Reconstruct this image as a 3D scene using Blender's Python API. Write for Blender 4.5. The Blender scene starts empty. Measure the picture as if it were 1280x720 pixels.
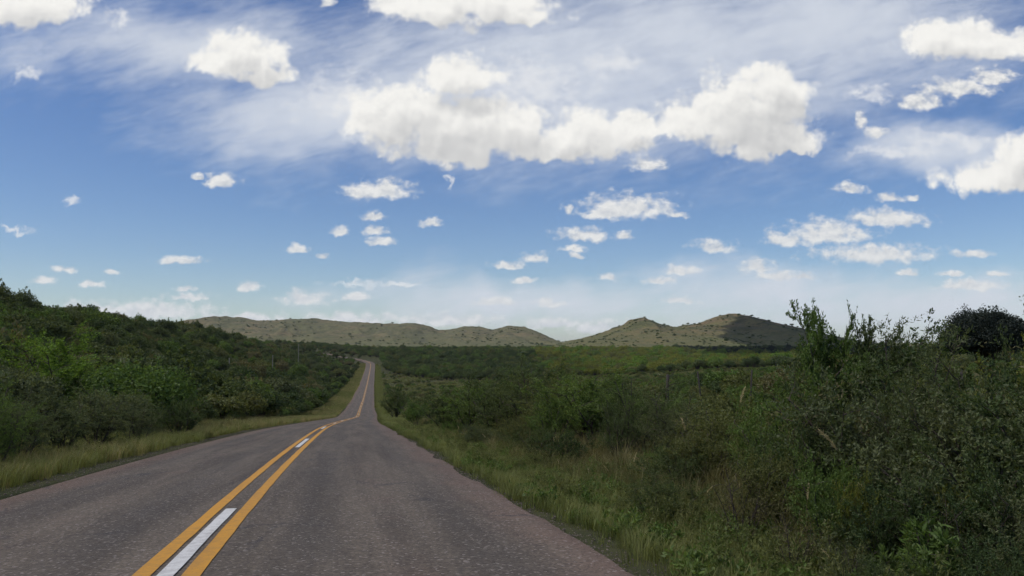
import bpy, math, random
import numpy as np
from mathutils import Vector, Matrix

C = bpy.context.scene.collection
R = math.radians
PI = math.pi
# ------------------------------------------------------------------ camera, sun, exposure
CAMZ = 1.4
PITCH = math.atan(80 / 967)
FPX = 967.0
sc = bpy.context.scene
cam = bpy.data.cameras.new('camera')
cam.sensor_width = 36
cam.lens = 36 * FPX / 1280
cam.clip_start = 0.1
cam.clip_end = 30000
camo = bpy.data.objects.new('camera', cam)
camo.location = (0, 0, CAMZ)
camo.rotation_euler = (PI / 2 + PITCH, 0, 0)
C.objects.link(camo)
sc.camera = camo

SUN_EL, SUN_AZ = 57.0, 250.0          # azimuth clockwise from +Y: to the left, a little behind the car
SUN_DIR = Vector((math.sin(R(SUN_AZ)) * math.cos(R(SUN_EL)), math.cos(R(SUN_AZ)) * math.cos(R(SUN_EL)), math.sin(R(SUN_EL))))
sun = bpy.data.lights.new('sun', 'SUN')
sun.energy = 2.8
sun.angle = R(0.53)
sun.color = (1.0, 0.95, 0.86)
suno = bpy.data.objects.new('sun', sun)
suno.rotation_euler = SUN_DIR.to_track_quat('Z', 'Y').to_euler()
suno.location = (-100, -150, 400)
C.objects.link(suno)
sc.view_settings.view_transform = 'Standard'
sc.view_settings.look = 'None'
sc.view_settings.gamma = 1
sc.view_settings.use_curve_mapping = False
sc.view_settings.exposure = 0.14
sc.render.engine = 'CYCLES'
sc.cycles.use_denoising = True
sc.cycles.max_bounces = 6
sc.cycles.diffuse_bounces = 3
sc.cycles.glossy_bounces = 2
sc.cycles.transmission_bounces = 6
sc.cycles.use_adaptive_sampling = True
sc.cycles.adaptive_threshold = 0.02
sc.cycles.adaptive_min_samples = 10


# ------------------------------------------------------------------ node helpers
class N:
    def __init__(s, nt):
        s.nt = nt

    def new(s, t, **kw):
        n = s.nt.nodes.new(t)
        for k, v in kw.items():
            setattr(n, k, v)
        return n

    def put(s, sock, v):
        if isinstance(v, bpy.types.NodeSocket):
            s.nt.links.new(v, sock)
        elif v is not None:
            sock.default_value = v

    def math(s, op, a, b=None, c=None, clamp=False):
        n = s.new('ShaderNodeMath', operation=op, use_clamp=clamp)
        s.put(n.inputs[0], a); s.put(n.inputs[1], b); s.put(n.inputs[2], c)
        return n.outputs[0]

    def vec(s, op, a, b=None, c=None):
        n = s.new('ShaderNodeVectorMath', operation=op)
        s.put(n.inputs[0], a); s.put(n.inputs[1], b); s.put(n.inputs[2], c)
        return n.outputs['Value'] if op in ('LENGTH', 'DOT_PRODUCT') else n.outputs[0]

    def noise(s, v, scale, detail=3, rough=0.55, dist=0.0, color=False, dims='3D'):
        n = s.new('ShaderNodeTexNoise', noise_dimensions=dims)
        s.put(n.inputs['Vector'], v)
        n.inputs['Scale'].default_value = scale
        n.inputs['Detail'].default_value = detail
        n.inputs['Roughness'].default_value = rough
        n.inputs['Distortion'].default_value = dist
        return n.outputs['Color'] if color else n.outputs['Fac']

    def noise2(s, v, scale, detail=3, rough=0.55, dist=0.0, color=False):
        return s.noise(v, scale, detail, rough, dist, color, '2D')

    def ramp(s, v, a, b, c=0.0, d=1.0, smooth=True):
        n = s.new('ShaderNodeMapRange', interpolation_type='SMOOTHSTEP' if smooth else 'LINEAR')
        s.put(n.inputs[0], v)
        for i, x in enumerate((a, b, c, d)):
            s.put(n.inputs[i + 1], x)
        return n.outputs[0]

    def mix(s, f, a, b, blend='MIX'):
        n = s.new('ShaderNodeMix', data_type='RGBA', blend_type=blend)
        s.put(n.inputs[0], f)
        s.put(n.inputs[6], a if isinstance(a, bpy.types.NodeSocket) else (*a, 1))
        s.put(n.inputs[7], b if isinstance(b, bpy.types.NodeSocket) else (*b, 1))
        return n.outputs[2]

    def sep(s, v):
        n = s.new('ShaderNodeSeparateXYZ'); s.put(n.inputs[0], v)
        return n.outputs

    def comb(s, x=0.0, y=0.0, z=0.0):
        n = s.new('ShaderNodeCombineXYZ')
        s.put(n.inputs[0], x); s.put(n.inputs[1], y); s.put(n.inputs[2], z)
        return n.outputs[0]


def ray_uv(px, py):
    """Direction of a photograph point as (x/y, z/y) in the world."""
    a, b = (px - 640) / FPX, (360 - py) / FPX
    y = math.cos(PITCH) - math.sin(PITCH) * b
    return a / y, (math.sin(PITCH) + math.cos(PITCH) * b) / y


# ------------------------------------------------------------------ sky with clouds
SKY_STRENGTH = 0.1
CUM_BIG = [(40, 10, 84, 35), (300, 72, 63, 35), (338, 92, 35, 19), (266, 74, 35, 22),
           (556, 12, 80, 37), (616, 12, 78, 32), (496, 8, 43, 24), (655, 24, 39, 17),
           (574, 96, 54, 35), (498, 152, 67, 50), (575, 166, 97, 48), (640, 170, 67, 43), (560, 192, 58, 26), (462, 158, 32, 24),
           (735, 174, 73, 43), (788, 162, 43, 30), (702, 188, 56, 22),
           (935, 140, 78, 54), (966, 114, 45, 37), (876, 156, 56, 32), (950, 170, 78, 35), (985, 182, 50, 17),
           (1190, 52, 69, 37), (1255, 62, 58, 28), (1238, 224, 78, 26), (1284, 198, 43, 41), (1300, 212, 71, 37)]
CUM_SMALL = [(1150, 130, 32, 17), (1198, 112, 49, 16), (1238, 98, 34, 14), (475, 240, 47, 17), (455, 241, 32, 10), (275, 228, 23, 14),
             (247, 221, 10, 6), (785, 263, 66, 22), (760, 268, 38, 12), (730, 296, 38, 12), (782, 296, 12, 8), (848, 269, 13, 7), (712, 264, 6, 11),
             (1035, 294, 59, 22), (1110, 276, 55, 16), (1090, 320, 78, 17), (985, 302, 30, 13), (808, 207, 25, 13),
             (467, 272, 19, 7), (424, 290, 13, 8), (470, 290, 18, 8), (476, 303, 20, 7), (538, 280, 14, 7),
             (893, 310, 28, 11), (948, 336, 23, 13), (970, 346, 30, 8), (1005, 347, 17, 7), (850, 340, 22, 10), (825, 353, 23, 7),
             (760, 349, 17, 7), (668, 323, 20, 8), (635, 333, 25, 7), (1062, 237, 22, 11), (1112, 249, 20, 7), (1141, 249, 7, 6),
             (370, 312, 16, 7), (225, 327, 28, 7), (83, 337, 19, 7), (55, 351, 18, 7), (113, 356, 18, 6), (140, 341, 10, 5),
             (312, 360, 15, 8), (235, 372, 33, 7), (235, 362, 15, 5), (380, 375, 31, 12), (440, 373, 28, 8),
             (115, 388, 49, 13), (190, 391, 78, 16), (150, 393, 64, 14), (300, 400, 64, 11), (440, 399, 64, 10), (560, 402, 68, 11),
             (690, 406, 45, 11), (750, 412, 47, 12), (1135, 342, 20, 7), (1190, 343, 17, 6), (1215, 358, 42, 10), (1215, 318, 28, 8),
             (1097, 167, 16, 11), (1076, 153, 8, 16), (410, 4, 10, 7), (655, 352, 16, 5), (403, 321, 11, 5), (685, 380, 19, 7), (850, 376, 23, 7),
             (620, 378, 32, 7), (1245, 343, 15, 5), (714, 312, 17, 6), (718, 321, 11, 5)]
CUM_SOFT = [(768, 80, 44, 22), (1190, 176, 76, 12), (1115, 190, 70, 10), (36, 96, 20, 10), (92, 252, 14, 7), (15, 287, 24, 5), (1085, 118, 30, 12), (1070, 112, 20, 12), (145, 25, 14, 16),
            (560, 222, 8, 8), (440, 352, 36, 6), (500, 350, 30, 5), (430, 125, 70, 40), (660, 108, 90, 46)]
VEIL = [(720, 90, 420, 150), (880, 50, 330, 140), (560, 110, 260, 120), (250, 50, 320, 80), (380, 150, 220, 80), (1020, 30, 330, 130), (1160, 182, 170, 36),
        (1000, 372, 260, 46), (650, 374, 300, 34), (1180, 380, 220, 40)]


def build_world():
    w = bpy.data.worlds.new('World')
    sc.world = w
    w.use_nodes = True
    nt = w.node_tree
    nt.nodes.clear()
    n = N(nt)
    out = n.new('ShaderNodeOutputWorld')
    sky = n.new('ShaderNodeTexSky', sky_type='NISHITA', sun_disc=False)
    sky.sun_elevation = R(SUN_EL); sky.sun_rotation = R(SUN_AZ)
    sky.altitude = 300; sky.air_density = 1.0; sky.dust_density = 0.6; sky.ozone_density = 3.0
    d = n.new('ShaderNodeTexCoord').outputs['Generated']
    dx, dy, dz = n.sep(d)[:3]
    front = n.ramp(dy, 0.25, 0.5)
    yy = n.math('MAXIMUM', dy, 0.2)
    uv = n.comb(n.math('DIVIDE', dx, yy), n.math('DIVIDE', dz, yy), 0.0)

    def field(p, blobs, kb=1.8, smooth=0.12):
        acc = None
        for (cx, cy, rx, ry) in blobs:
            u0, v0 = ray_uv(cx, cy)
            ru, rv = rx / FPX, ry / FPX
            q = n.vec('MULTIPLY_ADD', p, (1 / ru, 1 / rv, 0), (-u0 / ru, -v0 / rv, 0))
            q = n.vec('MAXIMUM', q, n.vec('MULTIPLY', q, (-1, -kb, 0)))
            r = n.vec('LENGTH', q)
            if acc is None:
                acc = r
            elif smooth:
                acc = n.math('SMOOTH_MIN', acc, r, smooth)
            else:
                acc = n.math('MINIMUM', acc, r)
        return n.math('SUBTRACT', 1.0, acc)

    def warp(p, scale, amp, detail, seed):
        c = n.noise2(n.vec('ADD', p, (seed, seed * 1.7, 0)), scale, detail, 0.6, color=True)
        return n.vec('MULTIPLY_ADD', n.vec('SUBTRACT', c, (.5, .5, .5)), (amp, amp * .8, 0), p)

    def puff(p, scale):      # billowy detail: inverted voronoi cells, two octaves
        a = None
        for sc_, am in ((scale, .6), (scale * 2.3, .35), (scale * 5.0, .2)):
            v = n.new('ShaderNodeTexVoronoi', feature='F1', voronoi_dimensions='2D')
            n.put(v.inputs['Vector'], p)
            v.inputs['Scale'].default_value = sc_
            t = n.math('MULTIPLY', n.math('SUBTRACT', 0.5, v.outputs['Distance']), am)
            a = t if a is None else n.math('ADD', a, t)
        return a
    # big cumulus, density evaluated twice: here and a little towards the sun, for their own shading
    def body(p, dt=4):
        return field(warp(p, 14, .050, dt, 3.1), CUM_BIG, 1.5, .14)

    def billow(p, dt=7):
        return n.math('ADD', n.math('MULTIPLY', puff(warp(p, 40, .012, min(dt, 3), 2.2), 24), .62), n.math('MULTIPLY_ADD', n.noise2(p, 28, dt, .57), 1.0, -.43))
    f0 = body(uv)
    d0 = billow(uv)
    d1 = billow(n.vec('ADD', uv, (-.005, .011, 0)), 4)
    f1 = body(n.vec('ADD', uv, (-.014, .034, 0)), 4)
    b0 = n.math('ADD', f0, d0)
    a_big = n.ramp(b0, -.08, .46)
    above = n.ramp(n.math('MULTIPLY_ADD', d1, .22, f1), -.20, .72)
    relief = n.math('SUBTRACT', billow(uv, 4), d1)
    lit_big = n.math('MULTIPLY_ADD', relief, .36, .98)
    lit_big = n.math('SUBTRACT', lit_big, n.math('MULTIPLY', above, .50), clamp=True)
    # small far cumulus
    pws = warp(uv, 45, .014, 2, 7.7)
    fsm = field(pws, CUM_SMALL, 1.8, 0.0)
    sn0 = n.noise2(n.vec('MULTIPLY', uv, (1, 1.5, 0)), 52, 5, .58)
    sn1 = n.noise2(n.vec('MULTIPLY_ADD', uv, (1, 1.5, 0), (-.002, .010, 0)), 52, 5, .58)
    s0 = n.math('ADD', fsm, n.math('MULTIPLY_ADD', sn0, 1.7, -.72))
    a_small = n.math('MULTIPLY', n.ramp(s0, -.12, .80), .98)
    lit_small = n.math('MULTIPLY_ADD', n.math('SUBTRACT', sn0, sn1), 1.6, .74, clamp=True)
    # soft scraps
    so = field(warp(uv, 24, .06, 5, 1.3), CUM_SOFT, 1.0, 0.1)
    a_soft = n.math('MULTIPLY', n.ramp(n.math('MULTIPLY_ADD', n.noise2(n.vec('MULTIPLY', uv, (1, 1.5, 0)), 40, 7, .66), 1.5, n.math('SUBTRACT', so, .62)), 0, 1.1), .72)
    # streaky high veil
    st = n.new('ShaderNodeVectorRotate', rotation_type='Z_AXIS')
    n.put(st.inputs['Vector'], uv); st.inputs['Angle'].default_value = R(-14)
    stv = n.vec('MULTIPLY', st.outputs[0], (1.0, 3.2, 0))
    vn = n.noise2(warp(stv, 4, .16, 3, 9.1), 4.5, 7, .58)
    vn2 = n.noise2(warp(stv, 9, .05, 2, 4.4), 24, 5, .62)
    vf = field(warp(uv, 5, .12, 3, 5.5), VEIL, 1.0, 0.3)
    vv = n.math('MULTIPLY_ADD', vf, 1.25, n.math('MULTIPLY_ADD', vn, 1.25, n.math('MULTIPLY_ADD', vn2, .60, -.80)))
    a_veil = n.math('MULTIPLY', n.ramp(vv, -.2, 1.45), .92)
    # the rest of the dome: the same kinds of clouds from a flat layer
    zz = n.math('MAXIMUM', dz, .06)
    pl = n.comb(n.math('DIVIDE', dx, zz), n.math('DIVIDE', dy, zz), 0.0)
    g0 = n.noise2(pl, 1.1, 6, .58)
    a_rest = n.math('MULTIPLY', n.ramp(g0, .5, .66), n.ramp(dz, .02, .12))
    back = n.math('SUBTRACT', 1.0, front)
    top = n.ramp(n.math('DIVIDE', dz, yy), .47, .60)
    sidem = n.ramp(n.math('ABSOLUTE', n.math('DIVIDE', dx, yy)), .72, .95)
    rest_mask = n.math('MAXIMUM', back, n.math('MAXIMUM', top, sidem))
    a_rest = n.math('MULTIPLY', a_rest, rest_mask)
    inv = n.math('SUBTRACT', 1.0, rest_mask)

    # colours
    hz = n.ramp(dz, 0.0, .30, 1.0, 0.0)
    hsv = n.new('ShaderNodeHueSaturation')
    n.put(hsv.inputs['Color'], sky.outputs[0])
    hsv.inputs['Saturation'].default_value = 1.17
    hsv.inputs['Hue'].default_value = 0.510
    bg = n.new('ShaderNodeBackground'); n.put(bg.inputs[0], hsv.outputs[0]); bg.inputs[1].default_value = SKY_STRENGTH * .97

    def layer(prev, alpha, col, strength=1.0):
        b = n.new('ShaderNodeBackground'); n.put(b.inputs[0], col if isinstance(col, bpy.types.NodeSocket) else (*col, 1)); b.inputs[1].default_value = strength
        m = n.new('ShaderNodeMixShader'); n.put(m.inputs[0], alpha)
        nt.links.new(prev, m.inputs[1]); nt.links.new(b.outputs[0], m.inputs[2])
        return m.outputs[0]
    sh = bg.outputs[0]
    sh = layer(sh, n.ramp(dz, -.02, .12, .22, 0.0), (.44, .54, .66))
    sh = layer(sh, n.math('MULTIPLY', a_veil, inv), (.60, .64, .71))
    sh = layer(sh, a_rest, n.mix(n.ramp(g0, .55, .8), (.78, .78, .78), (.55, .56, .58)))
    sh = layer(sh, n.math('MULTIPLY', a_soft, inv), (.74, .75, .77))
    small_col = n.mix(lit_small, (.44, .47, .52), (.77, .765, .75))
    small_col = n.mix(n.math('MULTIPLY', hz, .45), small_col, (.58, .63, .69))
    sh = layer(sh, n.math('MULTIPLY', a_small, inv), small_col)
    big_col = n.mix(lit_big, (.36, .37, .395), (.84, .83, .80))
    sh = layer(sh, n.math('MULTIPLY', a_big, inv), big_col)
    nt.links.new(sh, out.inputs[0])


build_world()


# ------------------------------------------------------------------ mesh helpers
def mesh(name, V, F, mats=(), mi=None, uv=None, smooth=False, attr=None):
    """V (n,3); F (m,3) or (m,4) array, or a list of both."""
    Fs = F if isinstance(F, list) else [F]
    Fs = [np.asarray(f, dtype=np.int32) for f in Fs if len(f)]
    me = bpy.data.meshes.new(name)
    V = np.asarray(V, dtype=np.float32)
    me.vertices.add(len(V)); me.vertices.foreach_set('co', V.ravel())
    li = np.concatenate([f.ravel() for f in Fs])
    cnt = np.concatenate([np.full(len(f), f.shape[1], np.int32) for f in Fs])
    st = np.concatenate([[0], np.cumsum(cnt)[:-1]]).astype(np.int32)
    me.loops.add(len(li)); me.loops.foreach_set('vertex_index', li)
    me.polygons.add(len(cnt)); me.polygons.foreach_set('loop_start', st); me.polygons.foreach_set('loop_total', cnt)
    if mi is not None:
        me.polygons.foreach_set('material_index', np.asarray(mi, np.int32))
    if smooth:
        me.polygons.foreach_set('use_smooth', np.ones(len(cnt), bool))
    if uv is not None:
        l = me.uv_layers.new(name='UVMap')
        l.data.foreach_set('uv', np.asarray(uv, np.float32)[li].ravel())
    for m in mats:
        me.materials.append(m)
    me.update(calc_edges=True)
    return me


def tag(o, label=None, cat=None, group=None, kind=None):
    for k, v in (('label', label), ('category', cat), ('group', group), ('kind', kind)):
        if v:
            o[k] = v
    return o


def link(name, data, parent=None, loc=None, rz=0.0, scale=None):
    o = bpy.data.objects.new(name, data)
    C.objects.link(o)
    if parent:
        o.parent = parent
    if loc is not None:
        o.location = loc
    if rz:
        o.rotation_euler = (0, 0, rz)
    if scale is not None:
        o.scale = (scale,) * 3 if np.isscalar(scale) else scale
    return o


def vnoise(x, y, seed=0):
    """Value noise on arrays, range about -1..1."""
    def h(i, j):
        v = np.sin(i * 127.1 + j * 311.7 + seed * 74.7) * 43758.5453
        return (v - np.floor(v)) * 2 - 1
    xi, yi = np.floor(x), np.floor(y)
    fx, fy = x - xi, y - yi
    fx = fx * fx * (3 - 2 * fx); fy = fy * fy * (3 - 2 * fy)
    return (h(xi, yi) * (1 - fx) + h(xi + 1, yi) * fx) * (1 - fy) + (h(xi, yi + 1) * (1 - fx) + h(xi + 1, yi + 1) * fx) * fy


def fbm(x, y, seed=0, octv=4):
    s, a = 0, 1.0
    for k in range(octv):
        s = s + a * vnoise(x * 2 ** k, y * 2 ** k, seed + k * 5.3)
        a *= .5
    return s / 1.9


def sstep(t):
    t = np.clip(t, 0, 1)
    return t * t * (3 - 2 * t)


# ------------------------------------------------------------------ road line and terrain
ROADW = 8.5
_pts = []
for cx, py, dep in [(203, 720, 6.24), (308, 613, 12.7), (352, 575, 18.5), (381, 551, 28.1), (404, 534, 46.9), (426, 526.5, 84), (447, 521, 150), (450.5, 510, 215),
                    (454, 500, 276), (459, 480, 439), (463, 460, 657)]:
    a, b = (cx - 640) / FPX, (360 - py) / FPX
    _pts.append((dep * (math.cos(PITCH) - math.sin(PITCH) * b), dep * a, dep * (math.sin(PITCH) + math.cos(PITCH) * b)))
_pts = np.array(_pts)
_yk = np.concatenate([[-300, -40, 0], _pts[:, 0], [900]])
_xk = np.concatenate([[-1.33 + 300 * .24, -1.33 + 40 * .24, -1.33], _pts[:, 1], [_pts[-1, 1] - .177 * (900 - _pts[-1, 0])]])
_yz = np.concatenate([[-300, -40, 0], _pts[:, 0], [690, 730, 770, 800, 900, 1200, 2000, 9000]])
_zk = np.concatenate([[18, 1.25, -1.4], _pts[:, 2], [-11, -8, -5.6, -3.3, 0, 5, 12, 14]]) + CAMZ
_yd = np.concatenate([np.arange(-300, 0, 5), np.arange(0, 60, .5), np.arange(60, 1000, 4), np.arange(1000, 9001, 50)])


def _smooth(yk, vk):
    g = np.arange(-320, 1300, 1.0)
    v = np.interp(g, yk, vk)
    out = v.copy()
    for k in range(3):
        w = 4 + k * 2
        ker = np.ones(2 * w + 1) / (2 * w + 1)
        out = np.convolve(np.pad(out, w, mode='reflect', reflect_type='odd'), ker, mode='valid')
    far = np.interp(_yd, yk, vk)
    m = sstep((_yd - 1000) / 100)
    return np.interp(_yd, g, out) * (1 - m) + far * m


_xd, _zd = _smooth(_yk, _xk), _smooth(_yz, _zk)


def road_x(y):
    r = np.interp(y, _yd, _xd)
    return r


def road_z(y):
    return np.interp(y, _yd, _zd)


PY = [-300, 0, 20, 30, 60, 100, 300, 600, 900, 2000, 9000]
PZ = np.array([-2.6, -2.2, -2.3, -2.5, -3.1, -4.2, -6.0, -3.5, 1.0, 12, 14]) + CAMZ


def terrain(x, y):
    x = np.asarray(x, float); y = np.asarray(y, float)
    s = x - road_x(y)
    z0 = road_z(y) - .018 * np.minimum(np.abs(s), 4.5) - .025
    amp = np.interp(y, [-300, 0, 480, 700, 1000, 1600], [24, 27.5, 29, 13, 6, 0])
    left = z0 + amp * sstep((-s - 6) / 108) - .10 * sstep((-s - 4.4) / 1.2)
    pz = np.interp(y, PY, PZ)
    t = sstep((s - 5) / np.interp(y, [0, 60, 200, 350, 600, 900], [22, 40, 120, 220, 420, 420]))
    right = z0 * (1 - t) + pz * t - .15 * sstep((s - 4.2) / 1.2)
    z = np.where(s < 0, left, right)
    off = sstep((np.abs(s) - 5) / 6)
    z = z + off * (.12 * fbm(x / 3.0, y / 3.0, 1, 3) + np.clip(y / 300, 0.1, 1) * .8 * fbm(x / 40, y / 40, 2, 3))
    z = z + sstep((np.abs(s) - 400) / 1500) * 10 * fbm(x / 500, y / 500, 9, 2)
    cut = (1 - sstep((np.abs(s) - 3.72) / .2)) * (1 - sstep((y - 685) / 15)) * .22
    return z - cut


def terr(x, y):
    return float(terrain(x, y))


# ------------------------------------------------------------------ materials
def material(name):
    m = bpy.data.materials.new(name)
    m.use_nodes = True
    nt = m.node_tree
    nt.nodes.clear()
    n = N(nt)
    out = n.new('ShaderNodeOutputMaterial')
    return m, n, out


def bsdf(n, out, col, rough=.9, spec=.2, normal=None):
    b = n.new('ShaderNodeBsdfPrincipled')
    n.put(b.inputs['Base Color'], col if isinstance(col, bpy.types.NodeSocket) else (*col, 1))
    n.put(b.inputs['Roughness'], rough)
    b.inputs['Specular IOR Level'].default_value = spec
    if normal is not None:
        n.put(b.inputs['Normal'], normal)
    n.nt.links.new(b.outputs[0], out.inputs[0])
    return b


def bump(n, h, strength, dist):
    b = n.new('ShaderNodeBump')
    n.put(b.inputs['Height'], h)
    b.inputs['Strength'].default_value = strength
    b.inputs['Distance'].default_value = dist
    return b.outputs[0]


def leaf_mat(name, a, b, trans=.45, jitter=.42, gloss=.012):
    """Leaves: colour between a and b per plant, lightness per leaf, some light through."""
    m, n, out = material(name)
    oi = n.new('ShaderNodeObjectInfo')
    geo = n.new('ShaderNodeNewGeometry')
    r = geo.outputs['Random Per Island']
    col = n.mix(oi.outputs['Random'], a, b)
    v = n.math('MULTIPLY_ADD', r, jitter * 2, 1 - jitter)
    col = n.mix(1.0, col, n.comb(v, v, n.math('MULTIPLY', v, .9)), 'MULTIPLY')
    d = n.new('ShaderNodeBsdfDiffuse'); n.put(d.inputs[0], col)
    t = n.new('ShaderNodeBsdfTranslucent'); n.put(t.inputs[0], n.mix(1.0, col, (1.25, 1.2, .7), 'MULTIPLY'))
    mx = n.new('ShaderNodeMixShader'); mx.inputs[0].default_value = trans
    n.nt.links.new(d.outputs[0], mx.inputs[1]); n.nt.links.new(t.outputs[0], mx.inputs[2])
    g = n.new('ShaderNodeBsdfGlossy'); g.inputs['Roughness'].default_value = .5; g.inputs[0].default_value = (.9, .95, .9, 1)
    m2 = n.new('ShaderNodeMixShader'); m2.inputs[0].default_value = gloss
    n.nt.links.new(mx.outputs[0], m2.inputs[1]); n.nt.links.new(g.outputs[0], m2.inputs[2])
    n.nt.links.new(m2.outputs[0], out.inputs[0])
    return m


M = {}
M['dark'] = leaf_mat('dark_leaves', (0.062, 0.094, 0.039), (0.099, 0.123, 0.052))
M['olive'] = leaf_mat('olive_leaves', (0.118, 0.138, 0.049), (0.148, 0.155, 0.064))
M['brown'] = leaf_mat('dry_leaves', (0.138, 0.131, 0.064), (0.158, 0.146, 0.078))
M['green'] = leaf_mat('green_leaves', (0.099, 0.158, 0.045), (0.130, 0.185, 0.054))
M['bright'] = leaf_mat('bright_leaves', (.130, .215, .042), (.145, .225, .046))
M['grey'] = leaf_mat('grey_green_leaves', (0.099, 0.125, 0.066), (0.130, 0.146, 0.074))
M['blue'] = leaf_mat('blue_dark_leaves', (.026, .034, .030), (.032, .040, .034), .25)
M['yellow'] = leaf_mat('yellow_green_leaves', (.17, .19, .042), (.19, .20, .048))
M['grass'] = leaf_mat('green_grass', (.150, .175, .060), (.195, .200, .078), .4, .4)
M['drygrass'] = leaf_mat('dry_grass', (.26, .22, .11), (.34, .28, .15), .3, .35)
M['olivegrass'] = leaf_mat('olive_grass', (.150, .142, .062), (.205, .175, .085), .3, .45)
M['plume'] = leaf_mat('pale_seed_head', (0.540, 0.446, 0.284), (0.600, 0.513, 0.338), .3, .25)

m, n, out = material('bark')
tc = n.new('ShaderNodeTexCoord').outputs['Object']
nz = n.noise(n.vec('MULTIPLY', tc, (8, 8, 1.6)), 5, 4, .6)
bsdf(n, out, n.mix(nz, (.045, .036, .028), (.13, .11, .09)), .9, .1, bump(n, nz, .6, .02))
M['bark'] = m

m, n, out = material('weathered_wood')
tc = n.new('ShaderNodeTexCoord').outputs['Object']
nz = n.noise(n.vec('MULTIPLY', tc, (14, 14, 1.2)), 4, 4, .6)
bsdf(n, out, n.mix(nz, (.032, .028, .025), (.085, .076, .066)), .9, .1, bump(n, nz, .5, .01))
M['wood'] = m

m, n, out = material('galvanised_wire')
bsdf(n, out, (.22, .22, .22), .5, .5)
M['wire'] = m

m, n, out = material('pale_pole_wood')
tc = n.new('ShaderNodeTexCoord').outputs['Object']
nz = n.noise(n.vec('MULTIPLY', tc, (9, 9, .8)), 3, 4, .6)
bsdf(n, out, n.mix(nz, (.20, .18, .155), (.34, .31, .27)), .85, .15)
M['pole'] = m

# soil and grass under the plants
m, n, out = material('soil_and_thatch')
pos = n.new('ShaderNodeNewGeometry').outputs['Position']
px_, py_, pz_ = n.sep(pos)[:3]
big = n.noise(pos, .02, 4, .6)
mid = n.noise(pos, .35, 4, .6)
fine = n.noise(pos, 6, 5, .65)
c1 = n.mix(n.ramp(mid, .35, .65), (.052, .060, .026), (.082, .084, .038))
c1 = n.mix(n.math('MULTIPLY', fine, .6), c1, (.030, .028, .018))
fld = n.noise(pos, .008, 5, .6)
c2 = n.mix(n.ramp(fld, .38, .62), (.19, .165, .06), (.125, .125, .046))
c2 = n.mix(n.ramp(n.noise(pos, .03, 5, .7), .55, .7), c2, (.065, .075, .03))
far = n.ramp(n.math('MULTIPLY_ADD', big, 260, py_), 980, 1160)
bsdf(n, out, n.mix(far, c1, c2), .95, .05, bump(n, fine, .6, .08))
M['ground'] = m

# dry grassy hills with stony bands
def hill_mat(name, ca, cb, cs):
    m, n, out = material(name)
    pos = n.new('ShaderNodeNewGeometry').outputs['Position']
    px_, py_, pz_ = n.sep(pos)[:3]
    a = n.noise(pos, .008, 6, .6)
    b = n.noise(n.vec('MULTIPLY', pos, (1, .6, 3)), .022, 7, .7)
    f = n.noise(n.vec('MULTIPLY', pos, (1, .6, 2)), .11, 5, .7)
    c = n.noise(n.vec('MULTIPLY', pos, (.35, .35, 6)), .05, 4, .6)
    col = n.mix(n.ramp(a, .36, .62), ca, cb)
    col = n.mix(n.math('MULTIPLY', n.ramp(b, .46, .60), .9), col, cs)
    col = n.mix(n.math('MULTIPLY', n.ramp(f, .50, .64), .75), col, (.045, .052, .028))
    col = n.mix(n.math('MULTIPLY', n.ramp(c, .56, .64), .65), col, (.080, .074, .058))
    low = n.ramp(n.math('MULTIPLY_ADD', a, 60, pz_), 84, 46)
    g = n.mix(n.ramp(b, .4, .6), (.085, .100, .044), (.120, .120, .055))
    col = n.mix(n.math('MULTIPLY', low, .55), col, g)
    bsdf(n, out, col, .95, .05, bump(n, n.math('ADD', b, n.math('MULTIPLY', f, .5)), .9, 5))
    return m


M['hill'] = hill_mat('dry_grass_slope', (.165, .132, .072), (.118, .118, .058), (.085, .088, .046))
M['mesa'] = hill_mat('green_brown_slope', (.158, .112, .066), (.112, .116, .050), (.062, .066, .034))

# asphalt: u metres across (0 at the centre line), v metres along
m, n, out = material('asphalt')
uvn = n.new('ShaderNodeUVMap').outputs[0]
u, v, _ = n.sep(uvn)[:3]
au = n.math('ABSOLUTE', u)
lanes = n.math('ABSOLUTE', n.math('SUBTRACT', au, 1.95))      # 0 at lane centre
st = n.noise(n.vec('MULTIPLY', uvn, (1.6, .10, 0)), 1.0, 5, .6)
pat = n.noise(uvn, .55, 5, .6)
agg = n.new('ShaderNodeTexVoronoi'); n.put(agg.inputs['Vector'], uvn); agg.inputs['Scale'].default_value = 42
aggc = n.sep(agg.outputs['Color'])[0]
agg2 = n.noise(uvn, 17, 4, .75)
base = n.mix(n.ramp(st, .3, .7), (.079, .063, .049), (.146, .117, .089))
red = n.math('MULTIPLY', n.ramp(n.math('ADD', n.math('MULTIPLY_ADD', pat, .9, n.math('MULTIPLY', n.ramp(au, 2.4, 4.0), .55)), n.math('MULTIPLY', n.ramp(lanes, .5, .1), .18)), .55, 1.05), .55)
base = n.mix(red, base, (.180, .112, .084))
track = n.math('MULTIPLY', n.ramp(n.math('ABSOLUTE', n.math('SUBTRACT', lanes, .85)), .5, .1), n.ramp(pat, .25, .7))
base = n.mix(n.math('MULTIPLY', track, .55), base, (.080, .068, .058))
crk = n.new('ShaderNodeTexVoronoi', feature='DISTANCE_TO_EDGE')
n.put(crk.inputs['Vector'], n.vec('ADD', n.vec('MULTIPLY', uvn, (.55, .28, 0)), n.vec('MULTIPLY', n.noise(uvn, 1.2, 4, .6, color=True), (.5, .5, 0))))
crk.inputs['Scale'].default_value = 1.0
ck = n.math('MULTIPLY', n.ramp(crk.outputs['Distance'], .022, .0), n.ramp(pat, .48, .62))
base = n.mix(n.math('MULTIPLY', ck, .8), base, (.05, .045, .042))
blot = n.noise(n.vec('MULTIPLY', uvn, (1, .6, 0)), 3.2, 5, .7)
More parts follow.
